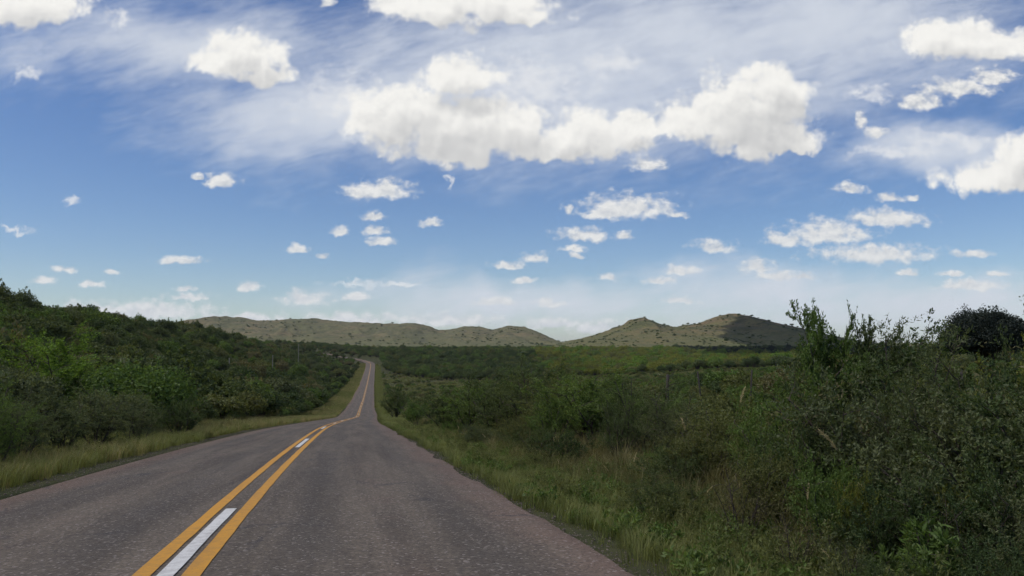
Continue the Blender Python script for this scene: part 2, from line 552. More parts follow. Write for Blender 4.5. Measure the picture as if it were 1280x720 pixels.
gr = n.math('MULTIPLY_ADD', n.math('ADD', n.math('MULTIPLY', aggc, .78), n.math('ADD', agg2, n.math('MULTIPLY', blot, .6))), .80, .04)
base = n.mix(1.0, base, n.comb(gr, gr, gr), 'MULTIPLY')
base = n.mix(n.math('MULTIPLY', n.ramp(aggc, .93, .97), .5), base, (.36, .32, .29))
bsdf(n, out, base, .82, .25, bump(n, n.math('ADD', aggc, agg2), .8, .016))
M['asphalt'] = m


def paint(name, col, worn):
    m, n, out = material(name)
    uvn = n.new('ShaderNodeUVMap').outputs[0]
    a = n.noise(uvn, 9, 5, .7)
    b = n.noise(n.vec('MULTIPLY', uvn, (1, .15, 0)), 2.2, 4, .6)
    c = n.mix(n.ramp(n.math('MULTIPLY_ADD', b, .5, a), .62, .95), col, worn)
    c = n.mix(n.math('MULTIPLY', n.ramp(n.noise(n.vec('MULTIPLY', uvn, (1, .5, 0)), 14, 5, .75), .60, .70), .75), c, (.13, .105, .085))
    c = n.mix(n.math('MULTIPLY', n.ramp(n.noise(uvn, 55, 2, .6), .60, .72), .6), c, (.15, .13, .12))
    bsdf(n, out, c, .75, .25, bump(n, n.noise(uvn, 40, 3, .6), .3, .004))
    return m


M['yellow_paint'] = paint('yellow_road_paint', (.56, .27, .030), (.42, .215, .045))
M['white_paint'] = paint('white_road_paint', (.64, .63, .60), (.46, .44, .42))
m, n, out = material('gravel_stone')
oi = n.new('ShaderNodeObjectInfo').outputs['Random']
bsdf(n, out, n.mix(oi, (.09, .075, .065), (.20, .165, .14)), .9, .15)
M['stone'] = m

def vapour(name, clear):
    """Cloud surface: scatters, lets diffuse light through and, where thin, part of the sun's beam."""
    m, n, out = material(name)
    d = n.new('ShaderNodeBsdfDiffuse'); d.inputs[0].default_value = (.96, .96, .96, 1)
    t = n.new('ShaderNodeBsdfTranslucent'); t.inputs[0].default_value = (.98, .98, .98, 1)
    mx = n.new('ShaderNodeMixShader'); mx.inputs[0].default_value = .8
    n.nt.links.new(d.outputs[0], mx.inputs[1]); n.nt.links.new(t.outputs[0], mx.inputs[2])
    tr = n.new('ShaderNodeBsdfTransparent')
    m2 = n.new('ShaderNodeMixShader'); m2.inputs[0].default_value = clear
    n.nt.links.new(mx.outputs[0], m2.inputs[1]); n.nt.links.new(tr.outputs[0], m2.inputs[2])
    n.nt.links.new(m2.outputs[0], out.inputs[0])
    return m


M['thin_cloud'] = vapour('thin_cloud_vapour', .83)
M['cloud'] = vapour('cloud_vapour', .2)


# ------------------------------------------------------------------ ground sheet
def grid_faces(nr, nc):
    i = np.arange(nr - 1)[:, None] * nc + np.arange(nc - 1)[None, :]
    i = i.ravel()
    return np.stack([i, i + 1, i + nc + 1, i + nc], 1)


ys = np.concatenate([np.arange(-300, -20, 10), np.arange(-20, 60, .8), np.arange(60, 200, 2), np.arange(200, 900, 5), np.geomspace(900, 14000, 90)])
sv = np.concatenate([np.arange(0, 3.6, .9), np.arange(3.6, 6, .1), np.arange(6, 30, .7), np.arange(30, 200, 4), np.geomspace(200, 9000, 60)])
sv = np.concatenate([-sv[:0:-1], sv])
Yg, Sg = np.meshgrid(ys, sv, indexing='ij')
Xg = np.where(Yg < 900, road_x(np.minimum(Yg, 900)), road_x(900.0)) + Sg
Vg = np.stack([Xg, Yg, terrain(Xg, Yg)], -1).reshape(-1, 3)
ground = link('ground', mesh('ground', Vg, grid_faces(len(ys), len(sv)), [M['ground']], smooth=True))
tag(ground, 'rough scrub covered ground falling from the road verges into the valley', kind='structure')

# ------------------------------------------------------------------ road and its painted lines
yr = np.concatenate([np.arange(-60, 60, .5), np.arange(60, 300, 2), np.arange(300, 691, 5)])
path = [(float(road_x(y)), float(y)) for y in yr]
hx, hy = path[-1]
ang = math.atan2(-.177, 1.0)
for k in range(30):                                   # the bend to the left at the far end
    ang -= R(1.7) if k < 34 else 0
    hx += 3.5 * math.sin(ang); hy += 3.5 * math.cos(ang)
    path.append((hx, hy))
path = np.array(path)
tan = np.gradient(path, axis=0)
tan /= np.linalg.norm(tan, axis=1)[:, None]
nor = np.stack([tan[:, 1], -tan[:, 0]], 1)            # to the right
arc = np.concatenate([[0], np.cumsum(np.linalg.norm(np.diff(path, axis=0), axis=1))])
pz = np.where(path[:, 1] <= 690.5, road_z(path[:, 1]), 0)
bend = path[:, 1] >= 686
tz = terrain(path[:, 0], path[:, 1]) + .55
i0 = len(yr) - 1
pz[i0 + 1:] = tz[i0 + 1:]
bl = np.clip((np.arange(len(pz)) - i0) / 10, 0, 1)
pz = np.where(np.arange(len(pz)) > i0, road_z(path[:, 1]) * (1 - bl) + np.maximum(tz, road_z(path[:, 1])) * bl, pz)


def strip(us, lift, a0=None, a1=None, edge=0.0, step=None, crown=.0):
    """A sheet that follows the road from arc a0 to a1 at lateral offsets us."""
    a0 = arc[0] if a0 is None else a0
    a1 = arc[-1] if a1 is None else a1
    aa = arc[(arc > a0) & (arc < a1)] if step is None else np.arange(a0 + step, a1, step)
    aa = np.concatenate([[a0], aa, [a1]])
    P = np.stack([np.interp(aa, arc, path[:, k]) for k in (0, 1)], 1)
    Q = np.stack([np.interp(aa, arc, nor[:, k]) for k in (0, 1)], 1)
    Z = np.interp(aa, arc, pz)
    V, UV = [], []
    for j, u in enumerate(us):
        uu = np.full(len(aa), u, float)
        if edge and j in (0, len(us) - 1):
            uu = uu + edge * .7 * fbm(aa / 1.3, aa * 0 + u, 3, 4) + edge * .25 * fbm(aa / 14, aa * 0 + u, 8, 2)
        V.append(np.stack([P[:, 0] + Q[:, 0] * uu, P[:, 1] + Q[:, 1] * uu, Z + lift - .018 * np.abs(uu) - (.03 if edge and j in (0, len(us) - 1) else 0)], 1))
        UV.append(np.stack([uu, aa], 1))
    V = np.stack(V, 1).reshape(-1, 3); UV = np.stack(UV, 1).reshape(-1, 2)
    return V, grid_faces(len(aa), len(us)), UV


us = [-4.5, -3.95, -3.2, -2.2, -1.1, 0, 1.1, 2.2, 3.2, 3.6, 3.86]
V, F, UV = strip(us, 0.0, edge=.22, step=.35) if False else strip(us, 0.0, edge=.30)
road = link('road', mesh('road', V, F, [M['asphalt']], uv=UV, smooth=True))
tag(road, 'two lane asphalt road with worn reddish shoulders running into the valley', kind='structure')


def wob(V):
    return V


arc_cam = float(np.interp(0, path[:, 1], arc))
arc_flat = float(np.interp(560, path[:, 1], arc))
for uc in (-.2, .2):
    V, F, UV = strip([uc - .075, uc + .075], .008, arc_cam - 20, arc[-1] - 2)
    rag = .012 * fbm(UV[:, 1] * 2.2, UV[:, 0] * 9, 4, 3)
    V[:, 0] += rag
    o = link('yellow_line', mesh('yellow_line', V, F, [M['yellow_paint']], uv=UV), road)
a_d = arc_cam + 4.6
first = True
while a_d < arc_cam + 700:                            # white dashes between the yellow lines
    V, F, UV = strip([-.068, .068], .012, a_d, a_d + 6.1, step=.4)
    V[:, 0] += .010 * fbm(UV[:, 1] * 2.6, UV[:, 0] * 9, 6, 3)
    o = link('white_dash', mesh('white_dash', V, F, [M['white_paint']], uv=UV), road)
    a_d += 20.3


# ------------------------------------------------------------------ hills
def hill(name, prof, D, df, db, base, mat, label, seed, rough, spur):
    px = np.array([ray_uv(p, 440)[0] * D for p, _ in prof])
    zz = np.array([CAMZ + ray_uv(640, y)[1] * D for _, y in prof])
    xs = np.linspace(px[0], px[-1], 260)
    yy = np.linspace(D - df, D + db, 110)
    X, Y = np.meshgrid(xs, yy)
    warp = spur * fbm(X / (df * .55), Y / (df * .9), seed, 3)
    t = np.where(Y < D, (Y - (D - df)) / df, (D + db - Y) / db)
    t2 = np.clip(t, 0, 1)
    ridge = np.interp(X + warp * (1 - t2) * .6, px, zz)
    prof_t = sstep(np.clip(t2 * (1 + .18 * fbm(X / (df * .4), Y / (df * .4), seed + 2, 3) * (1 - t2) * 2), 0, 1)) * .55 + t2 * .45
    bz = terrain(X, Y) * 0 + base
    Z = bz + np.maximum(ridge - bz, 0) * prof_t + rough * fbm(X / 60, Y / 60, seed + 4, 4) * t2 * (1 - .75 * t2)
    Z -= rough * 1.5 * np.abs(fbm(X / 75 + Y / 240, Y / 260, seed + 13, 3)) * t2 * (1 - t2) * 4
    Z += .25 * rough * fbm(X / 14, Y / 14, seed + 9, 3) * t2
    Z = np.where(t2 <= 0.001, bz - 25, Z)
    Z[:, 0] = base - 30; Z[:, -1] = base - 30
    V = np.stack([X, Y, Z], -1).reshape(-1, 3)
    o = link(name, mesh(name, V, grid_faces(len(yy), len(xs)), [mat], smooth=True))
    tag(o, label, kind='structure')
    return xs, yy, Z


R1 = [(205, 418), (226, 412), (237, 404), (262, 396), (300, 396), (322, 401), (345, 400), (390, 398), (410, 401), (435, 402), (480, 404), (520, 404), (535, 408),
      (548, 412), (562, 412), (580, 408), (602, 409), (616, 412), (635, 407), (656, 409), (672, 415), (685, 421), (700, 428), (725, 436)]
R2 = [(655, 440), (690, 431), (715, 426), (740, 420), (765, 410), (780, 405), (787, 400), (797, 397.5), (807, 397), (812, 401), (830, 406), (846, 408),
      (858, 405), (870, 404), (885, 399), (900, 394), (915, 391.5), (930, 393), (945, 398), (960, 403), (972, 405), (990, 411), (1005, 417), (1030, 426), (1055, 434), (1080, 441)]
hA = hill('hill', R1, 2700, 800, 700, 16, M['hill'], 'long dry brown grass ridge with gentle humps beyond the valley', 1, 15, 190)
hB = hill('hill', R2, 1500, 420, 380, 6, M['mesa'], 'green brown hill with two summits standing right of the valley', 5, 9, 110)
R3 = [(150, 424), (185, 416), (215, 415), (250, 416), (300, 422), (340, 432)]
hill('hill', R3, 4200, 600, 600, 15, M['hill'], 'low far ridge showing behind the left hillside', 11, 5, 90)
R4 = [(1000, 440), (1060, 431), (1110, 428), (1180, 430), (1260, 427), (1400, 430), (1600, 440)]
hill('hill', R4, 3200, 600, 600, 14, M['hill'], 'low pale ridge glimpsed behind the right roadside bushes', 17, 6, 120)
rng = np.random.default_rng(7)


# ------------------------------------------------------------------ foliage builders
def leaves(P, D, L, W, rng, face=None):
    """Rhombic leaves at P along D. L, W arrays or scalars."""
    n_ = len(P)
    D = D + rng.normal(0, .001, D.shape)
    D = D / np.linalg.norm(D, axis=1)[:, None]
    r = rng.normal(0, 1, (n_, 3)) if face is None else face
    S = np.cross(D, r); S /= np.linalg.norm(S, axis=1)[:, None] + 1e-9
    L = np.broadcast_to(np.asarray(L, float), (n_,))[:, None]
    W = np.broadcast_to(np.asarray(W, float), (n_,))[:, None]
    mid = P + D * L * .45
    V = np.stack([P, mid + S * W * .5, P + D * L, mid - S * W * .5], 1).reshape(-1, 3)
    return V, np.arange(n_ * 4).reshape(-1, 4)


def tube(pts, r0, r1, sides=4):
    pts = np.asarray(pts, float)
    k = len(pts)
    t = np.gradient(pts, axis=0)
    t /= np.linalg.norm(t, axis=1)[:, None] + 1e-9
    ref = np.array([.3, .9, .2])
    a = np.cross(t, ref); a /= np.linalg.norm(a, axis=1)[:, None] + 1e-9
    b = np.cross(t, a)
    rr = np.linspace(r0, r1, k)[:, None]
    V = []
    for j in range(sides):
        th = 2 * PI * j / sides
        V.append(pts + rr * (math.cos(th) * a + math.sin(th) * b))
    V = np.stack(V, 1).reshape(-1, 3)
    F = []
    for i in range(k - 1):
        for j in range(sides):
            j2 = (j + 1) % sides
            F.append((i * sides + j, i * sides + j2, (i + 1) * sides + j2, (i + 1) * sides + j))
    return V, np.array(F, np.int32)


class Acc:
    def __init__(s):
        s.V, s.F, s.n, s.mi = [], [], 0, []

    def add(s, V, F, m=0):
        s.V.append(V); s.F.append(np.asarray(F) + s.n); s.n += len(V); s.mi += [np.full(len(F), m)]

    def mesh(s, name, mats, smooth=False):
        F4 = s.F
        return mesh(name, np.concatenate(s.V), np.concatenate(F4), mats, np.concatenate(s.mi), smooth=smooth)


def grow(rng, p, d, L, seg, up=.05, wig=.18):
    pts = [np.array(p, float)]
    d = np.array(d, float)
    for _ in range(seg):
        d = d + rng.normal(0, wig, 3) + np.array([0, 0, up])
        d /= np.linalg.norm(d)
        pts.append(pts[-1] + d * L / seg)
    return np.array(pts), d


def dome_crown(seed, rx, h, nl, nleaf, leaf, flat=.0):
    """Dense scrub crown: leaf clumps on many uneven lobes. Height h, radius rx. Returns foliage, stem accumulators."""
    r = np.random.default_rng(seed)
    A, B = Acc(), Acc()
    lob = []
    for i in range(nl):
        th = r.uniform(0, 2 * PI); q = math.sqrt(r.uniform(0, 1)) * .78
        zt = math.sqrt(max(0, 1 - q * q))
        z = h * (.30 + .50 * zt * r.uniform(.35, 1.0))
        rad = rx * r.uniform(.20, .40) * (1.05 - .3 * q)
        lob.append((q * rx * math.cos(th), q * rx * math.sin(th), min(z, h - rad * .7), rad))
    for (x, y, z, rad) in lob:
        k = int(nleaf / nl * r.uniform(.7, 1.3))
        dv = r.normal(0, 1, (k, 3)); dv[:, 2] = dv[:, 2] * .9 + .35
        dv /= np.linalg.norm(dv, axis=1)[:, None]
        P = np.array([x, y, z]) + dv * rad * (r.uniform(.55, 1.08, (k, 1)) ** .6) * np.array([1.1, 1.1, .85])
        nv_ = dv + r.normal(0, .42, (k, 3))                       # leaf faces turn outwards, unevenly
        D = np.cross(nv_, r.normal(0, 1, (k, 3))) + dv * .25
        V, F = leaves(P, D, leaf * r.uniform(.6, 1.3, k), leaf * .66 * r.uniform(.6, 1.2, k), r, nv_)
        A.add(V, F)
        st, _ = grow(r, (x * .08, y * .08, -.1), (x * .25, y * .25, z), math.sqrt(x * x + y * y + z * z) * .95, 4, .02, .12)
        st[-1] = (x, y, z)
        V, F = tube(st, .05 * rx / 2 + .012, .012)
        B.add(V, F)
    # a few upright sprigs break the outline
    for i in range(nl // 2):
        x, y, z, rad = lob[r.integers(nl)]
        tip = np.array([x, y, z + rad * .8])
        k = 26
        t = r.uniform(0, 1, (k, 1))
        P = tip + t * np.array([r.normal(0, .1), r.normal(0, .1), .32]) * rx * .55 + r.normal(0, .03 * rx, (k, 3))
        V, F = leaves(P, r.normal(0, .6, (k, 3)) + [0, 0, .7], leaf * .8, leaf * .45, r)
        A.add(V, F)
    return A, B


def branchy(seed, H, spread, nst, nbr, ntw, lpt, leaf, lw, droop=0.0, tw=.30, bare=.25, open_=1.0):
    """Fine leaved shrub: stems, side branches and twigs that carry single leaves."""
    r = np.random.default_rng(seed)
    A, B = Acc(), Acc()
    for i in range(nst):
        th = 2 * PI * (i + r.uniform(-.4, .4)) / nst
        out_ = spread * r.uniform(.15, 1.0)
        d = np.array([math.cos(th) * out_, math.sin(th) * out_, 1.0]); d /= np.linalg.norm(d)
        L = H * r.uniform(.65, 1.08)
        pts, _ = grow(r, (r.normal(0, .06), r.normal(0, .06), -.08), d, L, 8, .03, .10)
        V, F = tube(pts, .011 * H + .004, .004, 5); B.add(V, F)
        for j in range(nbr):
            t = bare + (1 - bare) * (j + r.uniform(0, 1)) / nbr
            k = t * 8; k0 = min(int(k), 7)
            p = pts[k0] + (pts[k0 + 1] - pts[k0]) * (k - k0)
            th2 = r.uniform(0, 2 * PI)
            d2 = np.array([math.cos(th2), math.sin(th2), r.uniform(.2, 1.0) - droop])
            bl_ = H * .34 * (1.15 - .75 * t) * r.uniform(.6, 1.3) * open_
            bp, _ = grow(r, p, d2 / np.linalg.norm(d2), bl_, 4, .06 - droop * .12, .18)
            V, F = tube(bp, .005 * H * .7 + .002, .002, 3); B.add(V, F)
            for q in range(ntw):
                f = (q + r.uniform(.2, 1)) / ntw * 4; f0 = min(int(f), 3)
                p3 = bp[f0] + (bp[f0 + 1] - bp[f0]) * min(f - f0, 1)
                d3 = (bp[f0 + 1] - bp[f0]); d3 = d3 / (np.linalg.norm(d3) + 1e-9) + r.normal(0, .6, 3); d3[2] += .25 - droop
                d3 /= np.linalg.norm(d3)
                tl = tw * r.uniform(.6, 1.3)
                k_ = int(lpt * r.uniform(.7, 1.3))
                tt = r.uniform(.05, 1, (k_, 1))
                P = p3 + d3 * tl * tt + r.normal(0, .012, (k_, 3)) + np.array([0, 0, -droop]) * tt * tt * tl
                D = d3 * .7 + r.normal(0, .75, (k_, 3)) + [0, 0, .15]
                nv_ = r.normal(0, .6, (k_, 3)) + [0, 0, .75] + d2 * .5
                V, F = leaves(P, D, leaf * r.uniform(.6, 1.3, k_), lw * r.uniform(.7, 1.2, k_), r, nv_)
                A.add(V, F)
    return A, B


def tuft(seed, nb, h, spread, wid, bend=.5, heads=0):
    r = np.random.default_rng(seed)
    V, F, c = [], [], 0
    mi = []
    for i in range(nb):
        th = r.uniform(0, 2 * PI); rad = spread * math.sqrt(r.uniform(0, 1))
        p = np.array([rad * math.cos(th), rad * math.sin(th), -.03])
        hh = h * r.uniform(.45, 1.15)
        th2 = th + r.normal(0, .7)
        dirx = np.array([math.cos(th2), math.sin(th2), 0]); b = bend * r.uniform(.2, 1.2) * hh
        sd = np.array([-math.sin(th2), math.cos(th2), 0]) * wid * .5
        m1 = p + [0, 0, hh * .55] + dirx * b * .25
        m2 = p + [0, 0, hh * r.uniform(.82, 1.0)] + dirx * b
        V += [p - sd, p + sd, m1 - sd * .8, m1 + sd * .8, m2]
        F += [(c, c + 1, c + 3, c + 2)]
        F.append((c + 2, c + 3, c + 4, c + 4))
        c += 5
    V = np.array(V)
    Fq = np.array([f for f in F if f[2] != f[3]]); Ft = np.array([f[:3] for f in F if f[2] == f[3]])
    return V, [Fq, Ft]


# ------------------------------------------------------------------ scatter of uncountable cover
def gn_scatter(name, src_mesh, pts, rot, scl, label, parent=None):
    """One object with kind stuff: src_mesh repeated on many points."""
    if not len(pts):
        return None
    src = bpy.data.objects.new(name + '_source', src_mesh)
    me = bpy.data.meshes.new(name)
    me.vertices.add(len(pts)); me.vertices.foreach_set('co', np.asarray(pts, np.float32).ravel())
    a = me.attributes.new('rz', 'FLOAT', 'POINT'); a.data.foreach_set('value', np.asarray(rot, np.float32))
    a = me.attributes.new('sz', 'FLOAT_VECTOR', 'POINT')
    scl = np.asarray(scl, np.float32)
    if scl.ndim == 1:
        scl = np.repeat(scl[:, None], 3, 1)
    a.data.foreach_set('vector', scl.ravel())
    g = bpy.data.node_groups.new(name, 'GeometryNodeTree')
    g.interface.new_socket('Geometry', in_out='INPUT', socket_type='NodeSocketGeometry')
    g.interface.new_socket('Geometry', in_out='OUTPUT', socket_type='NodeSocketGeometry')
    gi, go = g.nodes.new('NodeGroupInput'), g.nodes.new('NodeGroupOutput')
    oi = g.nodes.new('GeometryNodeObjectInfo'); oi.inputs['Object'].default_value = src; oi.inputs['As Instance'].default_value = True
    ip = g.nodes.new('GeometryNodeInstanceOnPoints')
    na = g.nodes.new('GeometryNodeInputNamedAttribute'); na.data_type = 'FLOAT'; na.inputs[0].default_value = 'rz'
    nb = g.nodes.new('GeometryNodeInputNamedAttribute'); nb.data_type = 'FLOAT_VECTOR'; nb.inputs[0].default_value = 'sz'
    cx = g.nodes.new('ShaderNodeCombineXYZ')
    L = g.links.new
    L(na.outputs['Attribute'], cx.inputs[2])
    L(gi.outputs[0], ip.inputs['Points']); L(oi.outputs['Geometry'], ip.inputs['Instance'])
    L(cx.outputs[0], ip.inputs['Rotation']); L(nb.outputs['Attribute'], ip.inputs['Scale'])
    L(ip.outputs[0], go.inputs[0])
    o = link(name, me)
    mod = o.modifiers.new('cover', 'NODES'); mod.node_group = g
    tag(o, label, kind='stuff')
    return o


# shared crowns -----------------------------------------------------
DOME = []
for i in range(6):
    A, B = dome_crown(100 + i, 2.0, 2.6 + .25 * (i % 3), 26 + 3 * i, 3600, .20)
    DOME.append((A, B))
FINE = []
for i in range(3):
    A, B = dome_crown(140 + i, 2.0, 2.7 + .3 * i, 44 + 6 * i, 11000, .115)
    FINE.append((A, B))
_cache = {}


def dome_data(i, tint, fine=False):
    """(joined mesh, crown mesh, stem mesh) of crown i in one tint."""
    k = (i, tint, fine)
    if k not in _cache:
        A, B = (FINE if fine else DOME)[i]
        J = Acc(); J.V, J.F, J.mi, J.n = list(A.V), list(A.F), list(A.mi), A.n
        J.add(np.concatenate(B.V), np.concatenate(B.F), 1)
        _cache[k] = (J.mesh('bush', [M[tint], M['bark']]), A.mesh('crown', [M[tint]]), B.mesh('trunk', [M['bark']], True))
    return _cache[k]


protos = {}


def put_dome(name, cat, i, tint, loc, rz, scl, label, group, parts, fine=False):
    """First one of a kind is built, the rest are copies of it and its parts."""
    J, A, B = dome_data(i, tint, fine)
    key = (name, i, tint, parts, fine)
    if key not in protos:
        if parts:
            o = link(name, None); link('crown', A, o); link('trunk', B, o)
        else:
            o = link(name, J)
        protos[key] = o
    else:
        o = protos[key].copy(); C.objects.link(o)
        for ch in protos[key].children:
            c = ch.copy(); C.objects.link(c); c.parent = o
    o.location = loc; o.rotation_euler = (0, 0, rz); o.scale = scl
    return tag(o, label, cat, group)


def in_view(x, y, z, m=30):
    if y < 3:
        return False
    px, py = 640 + x / y * FPX, 440 - (z - CAMZ) / y * FPX
    return -m < px < 1280 + m and 300 < py < 720 + m


# ------------------------------------------------------------------ left hillside scrub
def curve_dist(x, y):
    d = (path[:, 0] - x) ** 2 + (path[:, 1] - y) ** 2
    return math.sqrt(d.min())


rr = np.random.default_rng(21)
cand = []
y = 3.0
while y < 960:
    stp = 2.1 + y * .0065
    verge = np.interp(y, [0, 30, 60, 120, 300, 700], [7.6, 8.4, 9.6, 11, 12, 11])
    s = verge + rr.uniform(0, 1.5)
    smax = np.interp(y, [0, 60, 300, 700, 960], [80, 130, 175, 190, 230])
    while s < smax:
        yy_ = y + rr.uniform(-.5, .5) * stp * 1.2
        x = float(road_x(yy_)) - s
        dens = float(fbm(np.array(x / 28.), np.array(yy_ / 45.), 31, 3))
        size = (rr.uniform(.5, 1.0) + (rr.uniform(.2, 1.15) if rr.random() < .2 else 0)) * np.interp(y, [0, 60, 300], [.72, 1.0, 1.25])
        if s < verge + 3:
            size *= .75
        gap = dens < -.34 and y > 90
        if gap:
            size *= .38
        if 650 < yy_ < 820 and curve_dist(x, yy_) < 11:
            s += stp; continue
        if 14 < yy_ < 42 and 20 < 640 + x / yy_ * FPX < 125 and (yy_ > 24 or size > .6):
            s += stp; continue
        cand.append((x, yy_, size, s, gap))
        s += stp * rr.uniform(.75, 1.35) * (1.25 if size > 1 else 1.0)
    y += stp * .95
rank = []
for c in cand:
    x, yy_, size, s, gap = c
    z = terr(x, yy_)
    vis = in_view(x, yy_, z + 1.5, 20)
    rank.append((size * 3 / max(yy_, 5) if vis else 0, x, yy_, z, size, s, gap))
rank.sort(key=lambda t: -t[0])
LEFT_N = 180
TW = {'blue': 'blackish green', 'yellow': 'yellow green', 'bright': 'bright green', 'dark': 'dark green', 'olive': 'olive green', 'brown': 'brownish green', 'green': 'mid green', 'grey': 'grey green'}
stuff = {}
for q, (w, x, yy_, z, size, s, gap) in enumerate(rank):
    hn = float(fbm(np.array(x / 14.), np.array(yy_ / 20.), 77, 2)) + rr.normal(0, .35)
    tint = 'olive' if hn > .42 else ('brown' if hn < -.66 else ('green' if hn > .2 else ('grey' if hn < -.4 else 'dark')))
    if gap:
        tint = 'olive' if rr.random() < .6 else 'brown'
    i = int(rr.integers(6))
    sz = (size * rr.uniform(.85, 1.2), size * rr.uniform(.85, 1.2), size * rr.uniform(.8, 1.25))
    if q < LEFT_N and w > 0:
        zone = 'beside the left verge' if s < 17 else ('on the lower left hillside' if s < 50 else ('high on the left hillside' if s < 95 else 'along the left crest'))
        fine = yy_ < 45
        ppx = 640 + x / yy_ * FPX
        zone += ' far left' if ppx < 110 else (' left of poles' if ppx < 270 else (' around poles' if ppx < 380 else ' near the road'))
        sw = 'small' if size < .62 else ('large' if size > 1.25 else ('broad' if sz[0] > sz[2] * 1.05 else 'rounded'))
        put_dome('bush', 'bush', int(rr.integers(3)) if fine else i, tint, (x, yy_, z - .1), rr.uniform(0, 6.28), sz, f'{sw} {TW[tint]} bush {zone}', 'bushes on the left hillside', yy_ < 60, fine)
    else:
        if w == 0 and yy_ < 200:
            if not (-30 < x < 30 and yy_ < 30):
                pass
        stuff.setdefault((i, tint), []).append((x, yy_, z - .1, rr.uniform(0, 6.28), *sz))
for (i, tint), L in stuff.items():
    L = np.array(L)
    gn_scatter('hillside_scrub', dome_data(i, tint)[0], L[:, :3], L[:, 3], L[:, 4:7], f'{TW[tint]} scrub massed over the left hillside')

# ------------------------------------------------------------------ woodland beyond the field, right of the road
rr = np.random.default_rng(33)
cand = []
y = 330.0
while y < 1080:
    stp = 5.6 + (y - 330) * .003
    x0 = float(road_x(min(y, 900))) + np.interp(y, [330, 420, 470, 560, 680, 760, 1080], [200, 120, 46, 22, 12, 14, -190])
    x = x0
    while x < 520 + .1 * y:
        xx, yy_ = x + rr.uniform(-.5, .5) * stp, y + rr.uniform(-.5, .5) * stp
        dn = float(fbm(np.array(xx / 90.), np.array(yy_ / 120.), 55, 3))
        size = (rr.uniform(1.0, 1.9) + (rr.uniform(.2, .7) if rr.random() < .15 else 0)) * (1 + .25 * dn)
        edge = dn < -.42 and yy_ < 620
        if not edge and not (650 < yy_ < 900 and curve_dist(xx, yy_) < 12):
            cand.append((xx, yy_, size))
        x += stp * rr.uniform(.8, 1.25)
    y += stp * .95
rank = []
for (x, yy_, size) in cand:
    z = terr(x, yy_)
    vis = in_view(x, yy_, z + 3, 10) and 440 < 640 + x / yy_ * FPX < 1015
    rank.append((size / yy_ * (1.0 + .6 * rr.random()) if vis else 0, x, yy_, z, size))
rank.sort(key=lambda t: -t[0])
stuff = {}
for q, (w, x, yy_, z, size) in enumerate(rank):
    px = 640 + x / yy_ * FPX
    h = rr.random()
    tint = 'dark' if h < .62 else ('green' if h < .86 else 'olive')
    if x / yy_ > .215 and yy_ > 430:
        tint = 'blue' if h < .6 else 'dark'  # blackish leaves put the shade on this woodland into the colour
    sun_tint = 25 < x + 18 * float(fbm(np.array(x / 60.), np.array(yy_ / 60.), 71, 2)) < 190 and yy_ > 400
    if sun_tint:
        tint = 'yellow' if h < .5 else ('bright' if h < .72 else ('olive' if h < .9 else 'green'))  # paler leaf tints paint sunlight onto this patch of trees
    i = int(rr.integers(6))
    sz = (size * rr.uniform(.85, 1.15), size * rr.uniform(.85, 1.15), size * rr.uniform(.8, 1.3))
    if q < 270 and w > 0:
        zone = 'in the sunlit patch of woodland below the hills' if sun_tint else ('in the dark woodland behind the roadside field' if px < 860 else 'in the shaded woodland at the foot of the right hill')
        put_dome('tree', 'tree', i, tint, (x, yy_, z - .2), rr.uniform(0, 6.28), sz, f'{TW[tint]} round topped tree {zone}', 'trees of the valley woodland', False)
    else:
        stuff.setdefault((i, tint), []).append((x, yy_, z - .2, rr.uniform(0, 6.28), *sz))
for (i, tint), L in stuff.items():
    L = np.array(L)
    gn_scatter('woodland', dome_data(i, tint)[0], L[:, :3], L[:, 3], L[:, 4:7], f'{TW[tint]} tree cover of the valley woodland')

# ------------------------------------------------------------------ scrubland and field right of the road
rr = np.random.default_rng(44)
stuff, indiv = {}, []
y = 16.0
while y < 600:
    stp = 1.7 + y * .011
    s = np.interp(y, [0, 40, 100, 300], [9.5, 11, 10, 9]) + rr.uniform(0, 2)
    smax = np.interp(y, [16, 100, 600], [60, 150, 420])
    while s < smax:
        yy_ = y + rr.uniform(-.5, .5) * stp
        x = float(road_x(yy_)) + s
        dn = float(fbm(np.array(x / 22.), np.array(yy_ / 30.), 61, 3))
        p = .72 + .5 * dn
        if rr.random() < p:
            size = rr.uniform(.25, .62) * (1 + .9 * max(dn, 0))
            if rr.random() < .06:
                size *= 1.6
            h = rr.random()
            tint = 'olive' if h < .40 else ('brown' if h < .47 else ('green' if h < .78 else 'dark'))
            indiv.append((size / max(yy_, 10), x, yy_, terr(x, yy_), size, tint))
        s += stp * rr.uniform(.7, 1.3)
    y += stp
indiv = [(w if in_view(x, yy_, z, 10) and yy_ > 20 else 0, x, yy_, z, size, tint) for (w, x, yy_, z, size, tint) in indiv]
indiv.sort(key=lambda t: -t[0])
for q, (w, x, yy_, z, size, tint) in enumerate(indiv):
    i = int(rr.integers(6)); sz = (size * rr.uniform(.9, 1.3), size * rr.uniform(.9, 1.3), size * rr.uniform(.7, 1.1))
    if q < 150 and w > 0:
        zone = 'on the rough field between road and woodland' if yy_ > 120 else ('in the scrubland behind the wire fence' if x / yy_ > .2 else 'in the scrubland behind the light green bush')
        lw = 'flat' if sz[0] > sz[2] * 1.4 else 'rounded'
        put_dome('shrub', 'shrub', i, tint, (x, yy_, z - .06), rr.uniform(0, 6.28), sz, f'low {lw} {TW[tint]} shrub {zone}', 'low shrubs right of the road', False)
    else:
        stuff.setdefault((i, tint), []).append((x, yy_, z - .06, rr.uniform(0, 6.28), *sz))
